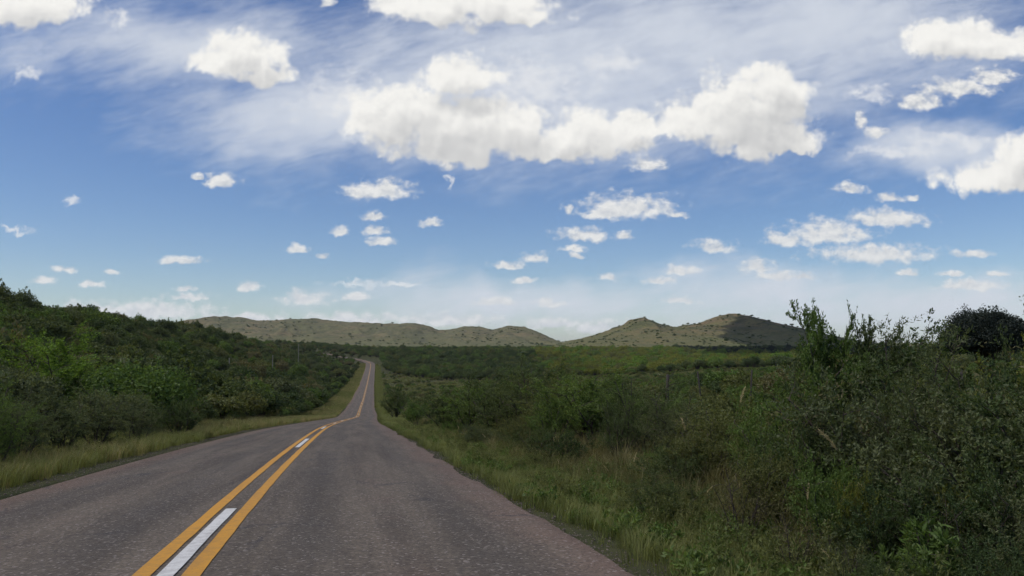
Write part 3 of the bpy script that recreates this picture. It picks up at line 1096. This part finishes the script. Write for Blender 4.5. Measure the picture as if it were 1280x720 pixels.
for (i, tint), L in stuff.items():
    L = np.array(L)
    gn_scatter('heath', dome_data(i, tint)[0], L[:, :3], L[:, 3], L[:, 4:7], f'{TW[tint]} low heath of the right scrubland')

# ------------------------------------------------------------------ grass
TUFT = {}
for k, (nb, h, sp, wd, bd, mt) in {'short': (34, .26, .16, .007, .6, 'grass'), 'tall': (34, .62, .16, .008, .5, 'olivegrass'), 'dry': (30, .52, .15, .007, .55, 'drygrass'),
                                   'mid': (34, .40, .17, .008, .6, 'grass')}.items():
    V, F = tuft(hash(k) % 1000 if False else {'short': 1, 'tall': 2, 'dry': 3, 'mid': 4}[k], nb, h, sp, wd, bd)
    TUFT[k] = mesh(k + '_tuft', V, F, [M[mt]])


def cover(name, kind, label, s0, s1, y0, y1, per_m2, seed, scale=(.7, 1.25), dens=None, side=1, fuzzy=.5):
    r = np.random.default_rng(seed)
    k = int(per_m2 * (s1 - s0) * (y1 - y0))
    y = r.uniform(y0, y1, k)
    s = r.uniform(s0, s1, k) + r.normal(0, fuzzy * .3, k)
    x = road_x(y) + side * s
    keep = np.ones(k, bool)
    if dens is not None:
        keep &= r.random(k) < dens(x, y, s)
    x, y = x[keep], y[keep]
    px = np.where(y > 1, 640 + x / np.maximum(y, 1) * FPX, 9999)
    v = (y > 2) & (px > -150) & (px < 1450)
    x, y = x[v], y[v]
    z = terrain(x, y)
    sc_ = r.uniform(*scale, len(x))
    return gn_scatter(name, TUFT[kind], np.stack([x, y, z], 1), r.uniform(0, 6.28, len(x)), np.stack([sc_, sc_, sc_ * r.uniform(.7, 1.2, len(x))], 1), label)


def patch(a, f, seed, lo=-.3, hi=.4):
    return lambda x, y, s: np.clip((fbm(x / f, y / f, seed, 3) - lo) / (hi - lo), .05, 1) * a


edge_r = lambda x, y, s: sstep((s - 3.95 - .3 * fbm(y / 2.5, y * 0, 41, 3)) / .8) * (1 - .7 * sstep((s - 6.0) / 1.4))
RV = 'short green grass growing on the verge right of the road'
cover('verge_grass', 'short', RV, 3.9, 8.2, 3, 26, 60, 1, (.65, 1.15), edge_r)
cover('verge_grass', 'short', RV, 3.9, 8.2, 26, 80, 32, 2, (.9, 1.5), edge_r)
cover('verge_grass', 'mid', RV, 4.0, 8.8, 80, 260, 9, 3, (1.0, 1.7), edge_r)
cover('verge_grass', 'mid', RV, 4.0, 8.8, 260, 690, 2.6, 4, (1.6, 2.6), edge_r)
LV = 'mixed green and straw coloured grass on the verge left of the road'
edge_l = lambda x, y, s: sstep((s - 4.1 - .3 * fbm(y / 2.5, y * 0, 43, 3)) / .7)
cover('verge_grass', 'mid', LV, 3.95, 10, 6, 50, 44, 5, (.7, 1.2), edge_l, -1)
cover('verge_grass', 'dry', LV, 4.2, 9.5, 6, 50, 20, 6, (.6, 1.2), lambda x, y, s: edge_l(x, y, s) * patch(1, 5, 3)(x, y, s), -1)
cover('verge_grass', 'mid', LV, 4.2, 16, 50, 160, 11, 7, (.9, 1.5), edge_l, -1)
cover('verge_grass', 'dry', LV, 4.2, 15, 50, 160, 5, 8, (.9, 1.5), patch(1, 9, 5), -1)
cover('verge_grass', 'mid', LV, 4.2, 18, 160, 700, 2.2, 9, (1.2, 2.2), edge_l, -1)
cover('verge_grass', 'tall', LV, 4.6, 14, 40, 260, 2.2, 29, (.9, 1.6), patch(1, 9, 16, -.1, .4), -1)
cover('verge_grass', 'dry', LV, 4.2, 18, 160, 700, 1.3, 19, (1.3, 2.2), patch(1, 14, 6), -1)
TG = 'tall olive and straw coloured grass tangled between the right roadside bushes'
cover('tall_grass', 'tall', TG, 6.2, 24, 4, 40, 12, 10, (.5, 1.1), patch(1, 4, 11, -.6, .3))
cover('tall_grass', 'tall', TG, 7.4, 17, 9, 30, 9, 31, (.9, 1.6), patch(1, 3, 51, -.2, .4))
cover('tall_grass', 'dry', TG, 6.6, 24, 4, 40, 3, 11, (.5, 1.2), patch(1, 3.2, 12, -.1, .5))
cover('tall_grass', 'tall', TG, 8, 60, 40, 130, 3.2, 12, (1.0, 1.8), patch(1, 12, 13, -.5, .4))
cover('field_grass', 'mid', 'rough green grass over the field between road and woodland', 8, 190, 90, 560, 1.0, 13, (1.4, 2.4), patch(1, 20, 14, -.6, .4))
cover('field_grass', 'dry', 'straw coloured grass dotted over the field between road and woodland', 8, 160, 90, 520, .2, 14, (1.4, 2.3), patch(1, 24, 15, 0, .5))

A, B = branchy(77, .34, .9, 7, 4, 2, 9, .050, .020, tw=.08, bare=.2, open_=.7)
WEED = A.mesh('weed', [M['green']])
A, B = branchy(78, .5, .5, 5, 5, 2, 9, .040, .010, tw=.10, bare=.4, open_=.6)
WEED2 = A.mesh('weed', [M['olive']])
for k, (wm, sd, s0, s1, y1, cnt, lb) in enumerate(((WEED, 1, 4.4, 8, 60, 420, 'small leafy weeds in the verge right of the road'), (WEED2, 1, 4.6, 9, 60, 380, 'small olive weeds in the verge right of the road'),
                                     (WEED, -1, 4.8, 9, 70, 360, 'small leafy weeds in the verge left of the road'), (WEED2, -1, 4.8, 9, 70, 420, 'small olive weeds in the verge left of the road'))):
    r = np.random.default_rng(300 + k)
    y = 4 + (y1 - 4) * r.random(cnt) ** 1.5
    s_ = r.uniform(s0, s1, cnt)
    x = road_x(y) + sd * s_
    sz = r.uniform(.5, 1.3, cnt)
    gn_scatter('weeds', wm, np.stack([x, y, terrain(x, y)], 1), r.uniform(0, 6.28, cnt), np.stack([sz, sz, sz], 1), lb)

# loose stones along the road edges
r_ = np.random.default_rng(5)
ph = np.array([[0, 0, 1], [.9, 0, .35], [.28, .85, .4], [-.75, .5, .3], [-.7, -.55, .38], [.3, -.8, .33], [.5, .3, -.3], [-.45, .4, -.3], [-.1, -.5, -.3]], float)
pf = np.array([[0, 1, 2], [0, 2, 3], [0, 3, 4], [0, 4, 5], [0, 5, 1], [1, 6, 2], [2, 7, 3], [2, 6, 7], [3, 7, 4], [4, 8, 5], [4, 7, 8], [5, 8, 1], [1, 8, 6]])
stone = mesh('stone', ph, pf, [M['stone']])
for k, (sd, cnt) in enumerate(((1, 9000), (-1, 4000))):
    y = r_.uniform(3, 34, cnt) if sd == 1 else r_.uniform(8, 45, cnt)
    s = (4.0 if sd == 1 else 4.35) + r_.normal(0, .20, cnt) - np.abs(r_.normal(0, .22, cnt))
    x = road_x(y) + sd * s
    z = np.maximum(terrain(x, y), road_z(y) - .018 * s - .01) + .006
    sz = r_.uniform(.005, .015, cnt) * np.where(r_.random(cnt) < .04, 1.9, 1)
    gn_scatter('gravel', stone, np.stack([x, y, z], 1), r_.uniform(0, 6.28, cnt), np.stack([sz, sz, sz * .7], 1), 'loose gravel along the crumbling road edge')

# ------------------------------------------------------------------ near roadside shrubs, each placed where it grows
SH = {
    'leafy': branchy(1, 2.0, .75, 9, 9, 6, 34, .048, .021),
    'feathery': branchy(2, 2.0, .45, 9, 10, 6, 34, .045, .011, tw=.34),
    'open': branchy(3, 3.0, .30, 9, 11, 7, 40, .066, .028, tw=.30, bare=.28, open_=.72),
    'wispy': branchy(4, 2.2, .30, 6, 10, 5, 18, .058, .017, tw=.34, bare=.3, open_=.7),
    'spreading': branchy(5, 1.5, 1.2, 12, 8, 6, 32, .042, .017),
    'twiggy': branchy(6, 1.3, .9, 10, 8, 5, 8, .045, .014, tw=.32, bare=.1),
    'herb': branchy(7, .7, .55, 7, 6, 2, 16, .085, .020, tw=.12, bare=.35, open_=.55),
}
SHH = {k: float(np.percentile(np.concatenate(v[0].V)[:, 2], 100 if k in ('open', 'wispy', 'herb') else 99.2)) for k, v in SH.items()}
sh_mesh, sh_proto = {}, {}


def put_shrub(kind, tint, px, top, d, label, group='bushes along the right roadside', name='bush', cat='bush', wide=1.0, rz=None, hmax=None):
    u = (px - 640) / FPX
    x, y = u * d, d
    z = terr(x, y) - .05
    ztop = CAMZ + (440 - top) / FPX * d
    h = max(ztop - z, .35)
    k = h / SHH[kind]
    key = (name, kind, tint)
    if key not in sh_proto:
        A, B = SH[kind]
        if kind not in sh_mesh:
            sh_mesh[kind] = B.mesh('stem', [M['bark']], True)
        o = link(name, None)
        link('foliage', A.mesh('foliage', [M[tint]]), o); link('stem', sh_mesh[kind], o)
        sh_proto[key] = o
    else:
        o = sh_proto[key].copy(); C.objects.link(o)
        for ch in sh_proto[key].children:
            c = ch.copy(); C.objects.link(c); c.parent = o
    o.location = (x, y, z)
    o.rotation_euler = (0, 0, rz if rz is not None else (px * 13.7 + top * 7.1) % 6.28)
    kw = min(max(k, .55), 1.7) * wide
    o.scale = (kw, kw, k)
    return tag(o, label, cat, group)


G = None
NEAR = [
    ('leafy', 'green', 752, 472, 28, 1.3, 'rounded green bush grown into the right side of the large light green one'),
    ('leafy', 'olive', 700, 470, 30, 1.2, 'olive bush grown into the left side of the large light green one'),
    ('leafy', 'dark', 678, 460, 36, 1.3, 'dark bush rising between the ragged bush and the large light green one'),
    ('leafy', 'green', 520, 500, 60, 1.2, 'small green bush near the outer end of the right thicket'),
    ('feathery', 'dark', 604, 462, 48, 1.4, 'dark bush with ragged top behind the mid green one'),
    # kind, tint, px, top, d, wide, label
    ('leafy', 'green', 735, 464, 26, 1.6, 'large light green bush standing above the right verge'),
    ('leafy', 'green', 690, 492, 25, 1.0, 'light green bush at the left foot of the large light green one'),
    ('feathery', 'dark', 652, 448, 33, 1.6, 'dark green bush with ragged top left of the large light green bush'),
    ('leafy', 'dark', 622, 470, 35, 1.3, 'dark rounded bush between the green bush and the ragged dark one'),
    ('leafy', 'green', 588, 478, 40, 1.4, 'mid green bush near the right verge beside the dark rounded bush'),
    ('leafy', 'dark', 556, 490, 46, 1.2, 'small dark bush at the outer end of the right roadside thicket'),
    ('feathery', 'dark', 806, 458, 21, 1.3, 'dark feathery bush right of the large light green bush'),
    ('feathery', 'grey', 838, 478, 19, 1.0, 'grey green feathery bush beside the dark feathery one'),
    ('feathery', 'dark', 770, 484, 20, 1.0, 'dark feathery bush in front of the large light green bush'),
    ('spreading', 'olive', 655, 512, 27, .8, 'low olive bush in front of the ragged dark bush'),
    ('leafy', 'dark', 496, 486, 112, 1.5, 'lone dark bush close beside the far part of the road'),
    ('leafy', 'dark', 498, 480, 165, 1.2, 'small dark bush on the verge behind the lone dark bush'),
    ('twiggy', 'brown', 870, 505, 17, 1.2, 'dry twiggy bush among the tall grass'),
    ('spreading', 'olive', 905, 512, 15, 1.0, 'olive bush among tall grass left of the fence post'),
    ('feathery', 'olive', 938, 514, 14, .9, 'olive feathery bush below the fence posts'),
    ('spreading', 'green', 968, 510, 13, .9, 'green spreading bush left of the tall open sapling'),
    ('open', 'green', 1040, 370, 12, .56, 'tall open sapling with sky showing between its leafy sprays'),
    ('open', 'dark', 1070, 392, 12.2, .5, 'shorter open sapling right of the tall open one'),
    ('leafy', 'dark', 1062, 432, 12.5, 1.1, 'dense dark bush at the foot of the tall open sapling'),
    ('leafy', 'green', 1030, 452, 11.5, .8, 'leafy green bush left of the foot of the tall sapling'),
    ('leafy', 'dark', 1112, 416, 12, 1.2, 'dark leafy bush right of the tall open sapling'),
    ('wispy', 'grey', 1152, 388, 11, .9, 'thin wispy sapling rising above the dark bushes'),
    ('wispy', 'grey', 1168, 402, 11.4, .6, 'shorter wispy sapling beside the thin one'),
    ('wispy', 'grey', 1108, 396, 12.2, .5, 'slender bare topped shoot above the dark leafy bush'),
    ('feathery', 'dark', 1146, 438, 10.5, 1.2, 'dark feathery bush under the wispy saplings'),
    ('feathery', 'grey', 1200, 456, 9.8, 1.1, 'grey green feathery bush left of the round dark tree'),
    ('twiggy', 'brown', 1212, 456, 10.2, 1.3, 'brownish twiggy bush in front of the round dark tree'),
    ('feathery', 'olive', 1248, 452, 9.4, 1.1, 'olive feathery bush below the round dark tree'),
    ('leafy', 'yellow', 1284, 446, 10, .6, 'yellow green bush right of the round dark tree'),
    ('leafy', 'dark', 1326, 382, 11.5, .5, 'dark bush just cut by the picture edge'),
    ('leafy', 'dark', 1305, 452, 8.6, 1.1, 'dark bush at the end of the right thicket'),
    ('spreading', 'grey', 1085, 470, 10, 1.0, 'grey green spreading bush below the tall open sapling'),
    ('feathery', 'grey', 1130, 478, 9.2, .9, 'grey green feathery bush below the wispy saplings'),
    ('feathery', 'dark', 1180, 485, 8.4, .9, 'dark feathery bush before the grey green one'),
    ('spreading', 'grey', 1228, 490, 8.0, 1.0, 'grey spreading bush low in the right thicket'),
    ('spreading', 'dark', 1275, 500, 7.6, 1.0, 'dark spreading bush low at the edge of the thicket'),
    ('twiggy', 'brown', 1052, 470, 10.5, 1.1, 'pale twiggy half dead bush under the tall sapling'),
    ('spreading', 'dark', 1010, 530, 10, .9, 'dark spreading bush among the tall grass'),
    ('spreading', 'olive', 960, 560, 9.6, .8, 'olive bush low in the tall grass'),
    ('twiggy', 'brown', 920, 575, 9.2, .9, 'dry twiggy bush low in the tall grass'),
    ('spreading', 'green', 1035, 570, 8.2, .7, 'green bush with yellowish tips low in the thicket'),
    ('leafy', 'yellow', 1062, 592, 7.8, .45, 'small yellow green bush low in the thicket'),
    ('spreading', 'dark', 1095, 590, 7.6, .8, 'dark low bush behind the light lance leaved herb'),
    ('twiggy', 'grey', 1160, 580, 7.2, .9, 'grey twiggy bush behind the light lance leaved herb'),
    ('spreading', 'dark', 1215, 590, 6.9, .9, 'dark low bush right of the light lance leaved herb'),
    ('spreading', 'grey', 1275, 600, 6.6, .9, 'grey low bush in the lower corner of the thicket'),
    ('twiggy', 'brown', 985, 630, 7.6, .8, 'brown twiggy bush near the verge grass'),
    ('twiggy', 'grey', 1045, 655, 6.9, .8, 'grey twiggy bush close to the verge grass'),
    ('spreading', 'dark', 1225, 670, 5.9, .8, 'dark low bush in the lower corner before the grey one'),
    ('spreading', 'dark', 1095, 690, 6.3, .7, 'dark low bush below the light lance leaved herb'),
]
for (kind, tint, px, top, d, wide, label) in NEAR:
    put_shrub(kind, tint, px, top, d, label, wide=wide)
put_shrub('herb', 'green', 1152, 632, 6.7, 'light green lance leaved herb low in the right thicket', 'leafy herbs in the right thicket', 'herb', 'herb', 1.0)
put_shrub('herb', 'green', 1130, 668, 6.4, 'shorter light green herb beside the taller lance leaved one', 'leafy herbs in the right thicket', 'herb', 'herb', .9)
put_shrub('herb', 'yellow', 1190, 596, 7.3, 'yellow green herb behind the light lance leaved herb', 'leafy herbs in the right thicket', 'herb', 'herb', .8)
rr = np.random.default_rng(57)
KW = {'leafy': 'leafy', 'feathery': 'feathery', 'spreading': 'spreading', 'twiggy': 'twiggy'}
y = 8.6
while y < 62:
    for s_ in (6.1, 7.1, 8.3, 10.0, 12.2):
        yy_ = y + rr.uniform(-.6, .6); s = s_ + rr.uniform(-.6, .6) + .012 * yy_
        x = float(road_x(yy_)) + s
        kind = ['leafy', 'feathery', 'spreading', 'twiggy', 'spreading'][rr.integers(5)]
        tint = ['dark', 'green', 'olive', 'grey', 'dark', 'olive'][rr.integers(6)] if kind != 'twiggy' else 'brown'
        h = rr.uniform(.40, .95) * (1 + .16 * (s_ - 6.9)) * (.8 if yy_ < 14 else 1)
        if rr.random() < (.5 if s_ < 6.5 else .15) or 640 + x / yy_ * FPX > 1290:
            continue
        z = terr(x, yy_)
        px = 640 + x / yy_ * FPX
        zone = 'edging the verge grass' if s_ < 7.5 else ('behind the verge' if s_ < 9 else 'deep in the thicket')
        part = 'below the light green bush' if 640 < px < 790 else ('toward the far road' if px <= 640 else ('below the fence posts' if px < 1000 else 'under the saplings'))
        put_shrub(kind, tint, px, 440 - (z + h - CAMZ) / yy_ * FPX, yy_, f'{TW[tint]} {KW[kind]} low bush {zone}, {part}', 'low bushes at the foot of the right thicket', wide=1.25)
    y += 1.9 + y * .022
# left roadside, near
LEFT = [
    ('leafy', 'bright', 72, 414, 38, 1.9, 'tall bright green bush standing out on the dark left hillside'),
    ('leafy', 'green', 98, 462, 38, 1.0, 'small bright green bush at the foot of the tall bright green one'),
    ('leafy', 'green', 168, 466, 44, 1.2, 'mid green bush right of the tall bright green bush'),
    ('feathery', 'grey', 30, 482, 19, 1.3, 'grey green feathery bush above the left verge'),
    ('leafy', 'grey', 82, 490, 22, 1.2, 'grey green leafy bush above the left verge'),
    ('leafy', 'grey', 128, 486, 25, 1.2, 'broad grey green bush beside the left verge'),
    ('feathery', 'grey', 178, 498, 28, 1.3, 'low grey feathery bush beside the left verge'),
    ('leafy', 'dark', 228, 496, 33, 1.3, 'dark leafy bush beside the left verge'),
    ('feathery', 'green', -8, 470, 17, 1.2, 'green feathery bush cut by the left picture edge'),
]
for (kind, tint, px, top, d, wide, label) in LEFT:
    put_shrub(kind, tint, px, top, d, label, 'bushes along the left roadside', wide=wide)

# the round dark tree above the right thicket
A, B = dome_crown(500, 2.3, 4.4, 110, 70000, .11)
d = 44.0
x = (1231 - 640) / FPX * d
zt = CAMZ + (440 - 378) / FPX * d
zg = terr(x, d)
o = link('tree', None, None, (x, d, zt - 4.35))
link('crown', A.mesh('crown', [M['blue']]), o)
B.add(*tube([(0, 0, zg - (zt - 4.35) - .3), (.05, .02, .5), (0, 0, 1.6)], .22, .12, 8))
link('trunk', B.mesh('trunk', [M['bark']], True), o)
tag(o, 'round topped very dark tree rising behind the right roadside bushes', 'tree')

# ------------------------------------------------------------------ shrubs dotted over the hills
rr = np.random.default_rng(90)


def hz(h, x, y):
    xs, yy, Z = h
    i = np.clip(np.searchsorted(xs, x) - 1, 0, len(xs) - 2); j = np.clip(np.searchsorted(yy, y) - 1, 0, len(yy) - 2)
    return float(Z[j, i])


for q in range(190):
    x = rr.uniform(110, 580); y = 1500 - 400 * rr.uniform(0, 1) ** .9
    if rr.random() < .3:
        y = 1500 - rr.uniform(0, 60)
    k = rr.uniform(.45, 1.0) + (rr.uniform(0, .9) if rr.random() < .3 else 0)
    put_dome('hill_shrub', 'shrub', int(rr.integers(6)), 'dark', (x, y, hz(hB, x, y) - .5), rr.uniform(0, 6.28), (k * 1.2, k * 1.2, k), f"{'larger' if k > 1.0 else ('small' if k > .7 else 'tiny')} dark shrub dotted on the {'flat foot' if y < 1230 else 'slope'} of the two summit hill, {'left summit' if x < 300 else ('saddle' if x < 380 else 'right flank')}", 'shrubs dotted on the right hill', False)
for q in range(60):
    x = rr.uniform(-1050, 120); y = 2700 - rr.uniform(0, 700)
    k = rr.uniform(.9, 2.2)
    put_dome('hill_shrub', 'shrub', int(rr.integers(6)), 'dark', (x, y, hz(hA, x, y) - .5), rr.uniform(0, 6.28), (k * 1.3, k * 1.3, k), 'dark shrub dotted on the long dry grass ridge', 'shrubs dotted on the far ridge', False)
for q, px in enumerate(np.concatenate([np.linspace(755, 795, 12), [806, 811, 787, 974, 979, 983]])):
    d = 1440.0 if px < 800 else 1498
    if q < 12:
        d = 1400 + rr.normal(0, 6)
    x = (px - 640) / FPX * d
    put_dome('hill_shrub', 'shrub', q % 6, 'dark', (x, d, hz(hB, x, d) - .6), q, (1.5, 1.3, 1.1), 'dark shrub in the line below the left summit' if q < 12 else 'dark shrub on the skyline of the two summit hill', 'shrubs dotted on the right hill', False)

for nm, h, x0, x1, y0, y1, k_, lb in (('hill_scrub', hB, 60, 620, 1090, 1500, 1300, 'fine dark scrub specks over the right hill'), ('hill_scrub', hA, -1100, 200, 1920, 2690, 1500, 'fine dark scrub specks over the far ridge')):
    X = rr.uniform(x0, x1, k_); Y = y1 - (y1 - y0) * rr.uniform(0, 1, k_) ** .8
    kp = fbm(X / 90, Y / 90, 23, 3) * 1.6 + rr.normal(0, .2, k_) > .15
    X, Y = X[kp], Y[kp]
    P = np.array([(x, y, hz(h, x, y) - .3) for x, y in zip(X, Y)])
    sz = rr.uniform(.35, 1.0, len(P)) * (1.15 if h is hB else 1.7)
    gn_scatter(nm, dome_data(2, 'dark')[0], P, rr.uniform(0, 6.28, len(P)), np.stack([sz * 1.4, sz * 1.2, sz * .8], 1), lb)

# ------------------------------------------------------------------ wire fence
fence = link('wire_fence', None)
tag(fence, 'old wire fence with leaning wooden posts in the right scrub', 'fence')
SF = 19.0
fy = [22.0, 25.2, 28.0, 30.0, 34.0, 38.4, 43.0, 48.5, 55, 62, 70, 80]
for k, y in enumerate(fy):
    x = float(road_x(y)) + SF; z = terr(x, y)
    thick = k in (3, 6, 9)
    lean = [-.05, .03, .02, -.17, .06, -.1, .05, .02, -.04, .06, .03, .0][k]
    ztop = CAMZ + (440 - (449 if thick and k == 3 else 462)) / FPX * y
    h = min(max(ztop - z, 1.25), 2.6)
    b = np.array([[x - lean * h * -.0, y, z - .3], [x + lean * h * .5, y + .02, z + h * .5], [x + lean * h, y, z + h]])
    V, F = tube(b, 0.105 if thick else .045, .09 if thick else .036, 8)
    nv = len(V)
    V = np.concatenate([V, [b[-1] + [0, 0, .02]]])
    cap = np.array([[nv - 8 + j, nv - 8 + (j + 1) % 8, nv] for j in range(8)])
    link('post', mesh('post', V, [F, cap], [M['wood']]), fence)
for j, hh in enumerate((.35, .65, .95, 1.22)):
    P = []
    for y in np.arange(22, 80.1, 2):
        x = float(road_x(y)) + SF - .06
        P.append((x, y, terr(x, y) + hh + .02 * math.sin(y)))
    V, F = tube(P, .003, .003, 4)
    link('wire', mesh('wire', V, F, [M['wire']]), fence)

# ------------------------------------------------------------------ pale poles on the left hillside
for px, bot, top, d, lab in ((342, 468, 444, 300, 'tallest pale pole among the bushes on the left hillside'), (288, 466, 448, 250, 'pale pole left of the tallest one on the hillside'),
                             (137, 458, 436, 150, 'short pale pole among bushes near the bright green bush'), (374, 446, 430, 420, 'far pale pole near the end of the left hillside')):
    x = (px - 640) / FPX * d
    z = terr(x, d); zt = CAMZ + (440 - top) / FPX * d
    zt = max(zt, z + 3.0)
    o = link('utility_pole', None, None, (x, d, z))
    h = zt - z
    V, F = tube([(0, 0, -.4), (.02, 0, h * .5), (.05, 0, h)], .17, .11, 8)
    link('pole', mesh('pole', V, F, [M['pole']], smooth=True), o)
    V, F = tube([(.05, 0, h - .01), (.05, 0, h + .05), (.05, 0, h + .09)], .13, .03, 8)
    link('cap', mesh('cap', V, F, [M['pole']]), o)
    tag(o, lab, 'pole', 'poles on the left hillside')

# ------------------------------------------------------------------ pale grass plumes in the right thicket
def plume(seed, h, lean, headlen):
    r = np.random.default_rng(seed)
    t = np.linspace(0, 1, 9)[:, None]
    pts = np.concatenate([lean * h * t ** 2.6, .05 * h * t ** 2, h * (t - .12 * t ** 4 * abs(lean) * 3)], 1)
    S = Acc(); S.add(*tube(pts, .0035, .0018, 4))
    H = Acc()
    k = 150
    f = 1 - headlen * r.uniform(0, 1, k)
    P = np.stack([np.interp(f, t[:, 0], pts[:, j]) for j in range(3)], 1)
    d = pts[-1] - pts[-3]; d /= np.linalg.norm(d)
    V, F = leaves(P, d + r.normal(0, .38, (k, 3)), .05 * r.uniform(.6, 1.2, k), .006, r)
    H.add(V, F)
    return S, H


PL = []
for i, (h, ln, hl) in enumerate(((1.5, .28, .2), (1.3, -.30, .22), (1.4, .12, .2), (1.2, -.1, .2))):
    S, H = plume(i, h, ln, hl)
    PL.append((h, S.mesh('stalk', [M['olivegrass']]), H.mesh('seed_head', [M['plume']])))
pp = {}
for q, (px, top, d, i, lab) in enumerate([(786, 562, 13, 2, 'upright pale grass plume nearest the large light green bush'), (766, 574, 13.5, 1, 'bent pale grass plume left of the upright one'), (870, 598, 10.5, 0, 'slanting pale grass plume above the verge grass'),
                                 (1068, 520, 9, 1, 'pale grass plume before the tall sapling'), (1104, 590, 7.8, 1, 'arching pale grass plume above the light green herb'), (1112, 604, 7.6, 0, 'arching pale grass plume nearest the light green herb'), (1238, 531, 7.4, 0, 'arching pale grass plume far along the thicket'), (1272, 528, 7.5, 2, 'upright pale grass plume at the end of the thicket'),
                                 (737, 582, 14, 3, 'short pale grass plume at the verge edge'), (700, 578, 16, 3, 'pale grass plume below the light green bush'), (915, 480, 18, 2, 'tall pale grass plume before the fence posts'), (1045, 700 - 30, 6.2, 1, 'low pale grass plume near the verge grass'),
                                 (860, 520, 15, 3, 'pale grass plume beside the dry twiggy bush'), (1000, 600, 8.0, 2, 'pale grass plume among the low olive bushes'), (575, 530, 30, 3, 'pale grass plume at the far end of the right verge'), (612, 538, 25, 1, 'pale bent grass plume along the right verge')]):
    x = (px - 640) / FPX * d; z = terr(x, d)
    h = max(CAMZ + (440 - top) / FPX * d - z, .5)
    if i not in pp:
        o = link('grass_plume', None); link('stalk', PL[i][1], o); link('seed_head', PL[i][2], o); pp[i] = o
    else:
        o = pp[i].copy(); C.objects.link(o)
        for ch in pp[i].children:
            c = ch.copy(); C.objects.link(c); c.parent = o
    k = h / PL[i][0]
    o.location = (x, d, z); o.scale = (k, k, k); o.rotation_euler = (0, 0, [0, .5, -.4, .2][q % 4])
    tag(o, lab, 'grass plume', 'pale grass plumes in the right thicket')


# ------------------------------------------------------------------ the air between here and the hills
m, n, out = material('thin_summer_haze')
pv = n.new('ShaderNodeVolumePrincipled')
pv.inputs['Color'].default_value = (.86, .91, .97, 1)
pv.inputs['Density'].default_value = 3.5e-5
n.nt.links.new(pv.outputs[0], out.inputs['Volume'])
M['haze'] = m
bv = np.array([(x, y, z) for z in (-60, 260) for y in (-500, 14500) for x in (-9800, 9800)], float)
bf = np.array([(0, 2, 3, 1), (4, 5, 7, 6), (0, 1, 5, 4), (2, 6, 7, 3), (0, 4, 6, 2), (1, 3, 7, 5)])
tag(link('haze', mesh('haze', bv, bf, [M['haze']])), 'thin bluish summer haze filling the valley air', kind='stuff')

# ------------------------------------------------------------------ two unseen cumulus added overhead, outlined to shade the valley floor and right hill
def shade_cloud(ells, base, thick, seed, label, mat):
    off = Vector((SUN_DIR.x, SUN_DIR.y)) * (base / SUN_DIR.z)
    E = [(cx + off.x, cy + off.y, rx, ry) for cx, cy, rx, ry in ells]
    x0 = min(e[0] - e[2] for e in E) - 80; x1 = max(e[0] + e[2] for e in E) + 80
    y0 = min(e[1] - e[3] for e in E) - 80; y1 = max(e[1] + e[3] for e in E) + 80
    st = 22.0
    xs = np.arange(x0, x1, st); yy = np.arange(y0, y1, st)
    X, Y = np.meshgrid(xs, yy)
    g = np.full(X.shape, -9.0)
    for cx, cy, rx, ry in E:
        g = np.maximum(g, 1 - np.sqrt(((X - cx) / rx) ** 2 + ((Y - cy) / ry) ** 2))
    g = g + .10 * fbm(X / 130, Y / 130, seed, 4)
    t = np.sqrt(np.clip(g, 0, 1))
    zt = base + thick * t * (.9 + .5 * fbm(X / 150, Y / 150, seed + 3, 4)) + 6
    zb = base - 30 * t + 14 * t * fbm(X / 120, Y / 120, seed + 6, 3)
    nr, nc = X.shape
    V = np.concatenate([np.stack([X, Y, zt], -1).reshape(-1, 3), np.stack([X, Y, zb], -1).reshape(-1, 3)])
    q = grid_faces(nr, nc)
    ok = (g.ravel()[q] > 0).any(1)
    q = q[ok]
    okm = np.zeros((nr - 1, nc - 1), bool).ravel(); okm[ok] = True
    okm = okm.reshape(nr - 1, nc - 1)
    n_ = nr * nc
    side = []
    for (i, j) in zip(*np.nonzero(okm)):
        a, b, c_, d_ = i * nc + j, i * nc + j + 1, (i + 1) * nc + j + 1, (i + 1) * nc + j
        if i == 0 or not okm[i - 1, j]: side.append((b, a, a + n_, b + n_))
        if i == nr - 2 or not okm[i + 1, j]: side.append((d_, c_, c_ + n_, d_ + n_))
        if j == 0 or not okm[i, j - 1]: side.append((a, d_, d_ + n_, a + n_))
        if j == nc - 2 or not okm[i, j + 1]: side.append((c_, b, b + n_, c_ + n_))
    o = link('cloud', mesh('cloud', V, np.concatenate([q, q[:, ::-1] + n_, np.array(side)]), [M[mat]], smooth=True))
    return tag(o, label, kind='stuff')


shade_cloud([(-190, 90, 560, 290), (-330, 620, 350, 420), (240, 80, 440, 200), (-75, 530, 85, 250)], 900, 200, 3, 'broad thin white cumulus overhead shading the road and the near valley', 'thin_cloud')
shade_cloud([(352, 590, 175, 230), (440, 800, 205, 300), (540, 1230, 165, 230), (660, 1440, 165, 170)], 900, 180, 8, 'white cumulus overhead shading the flank of the right hill', 'cloud')
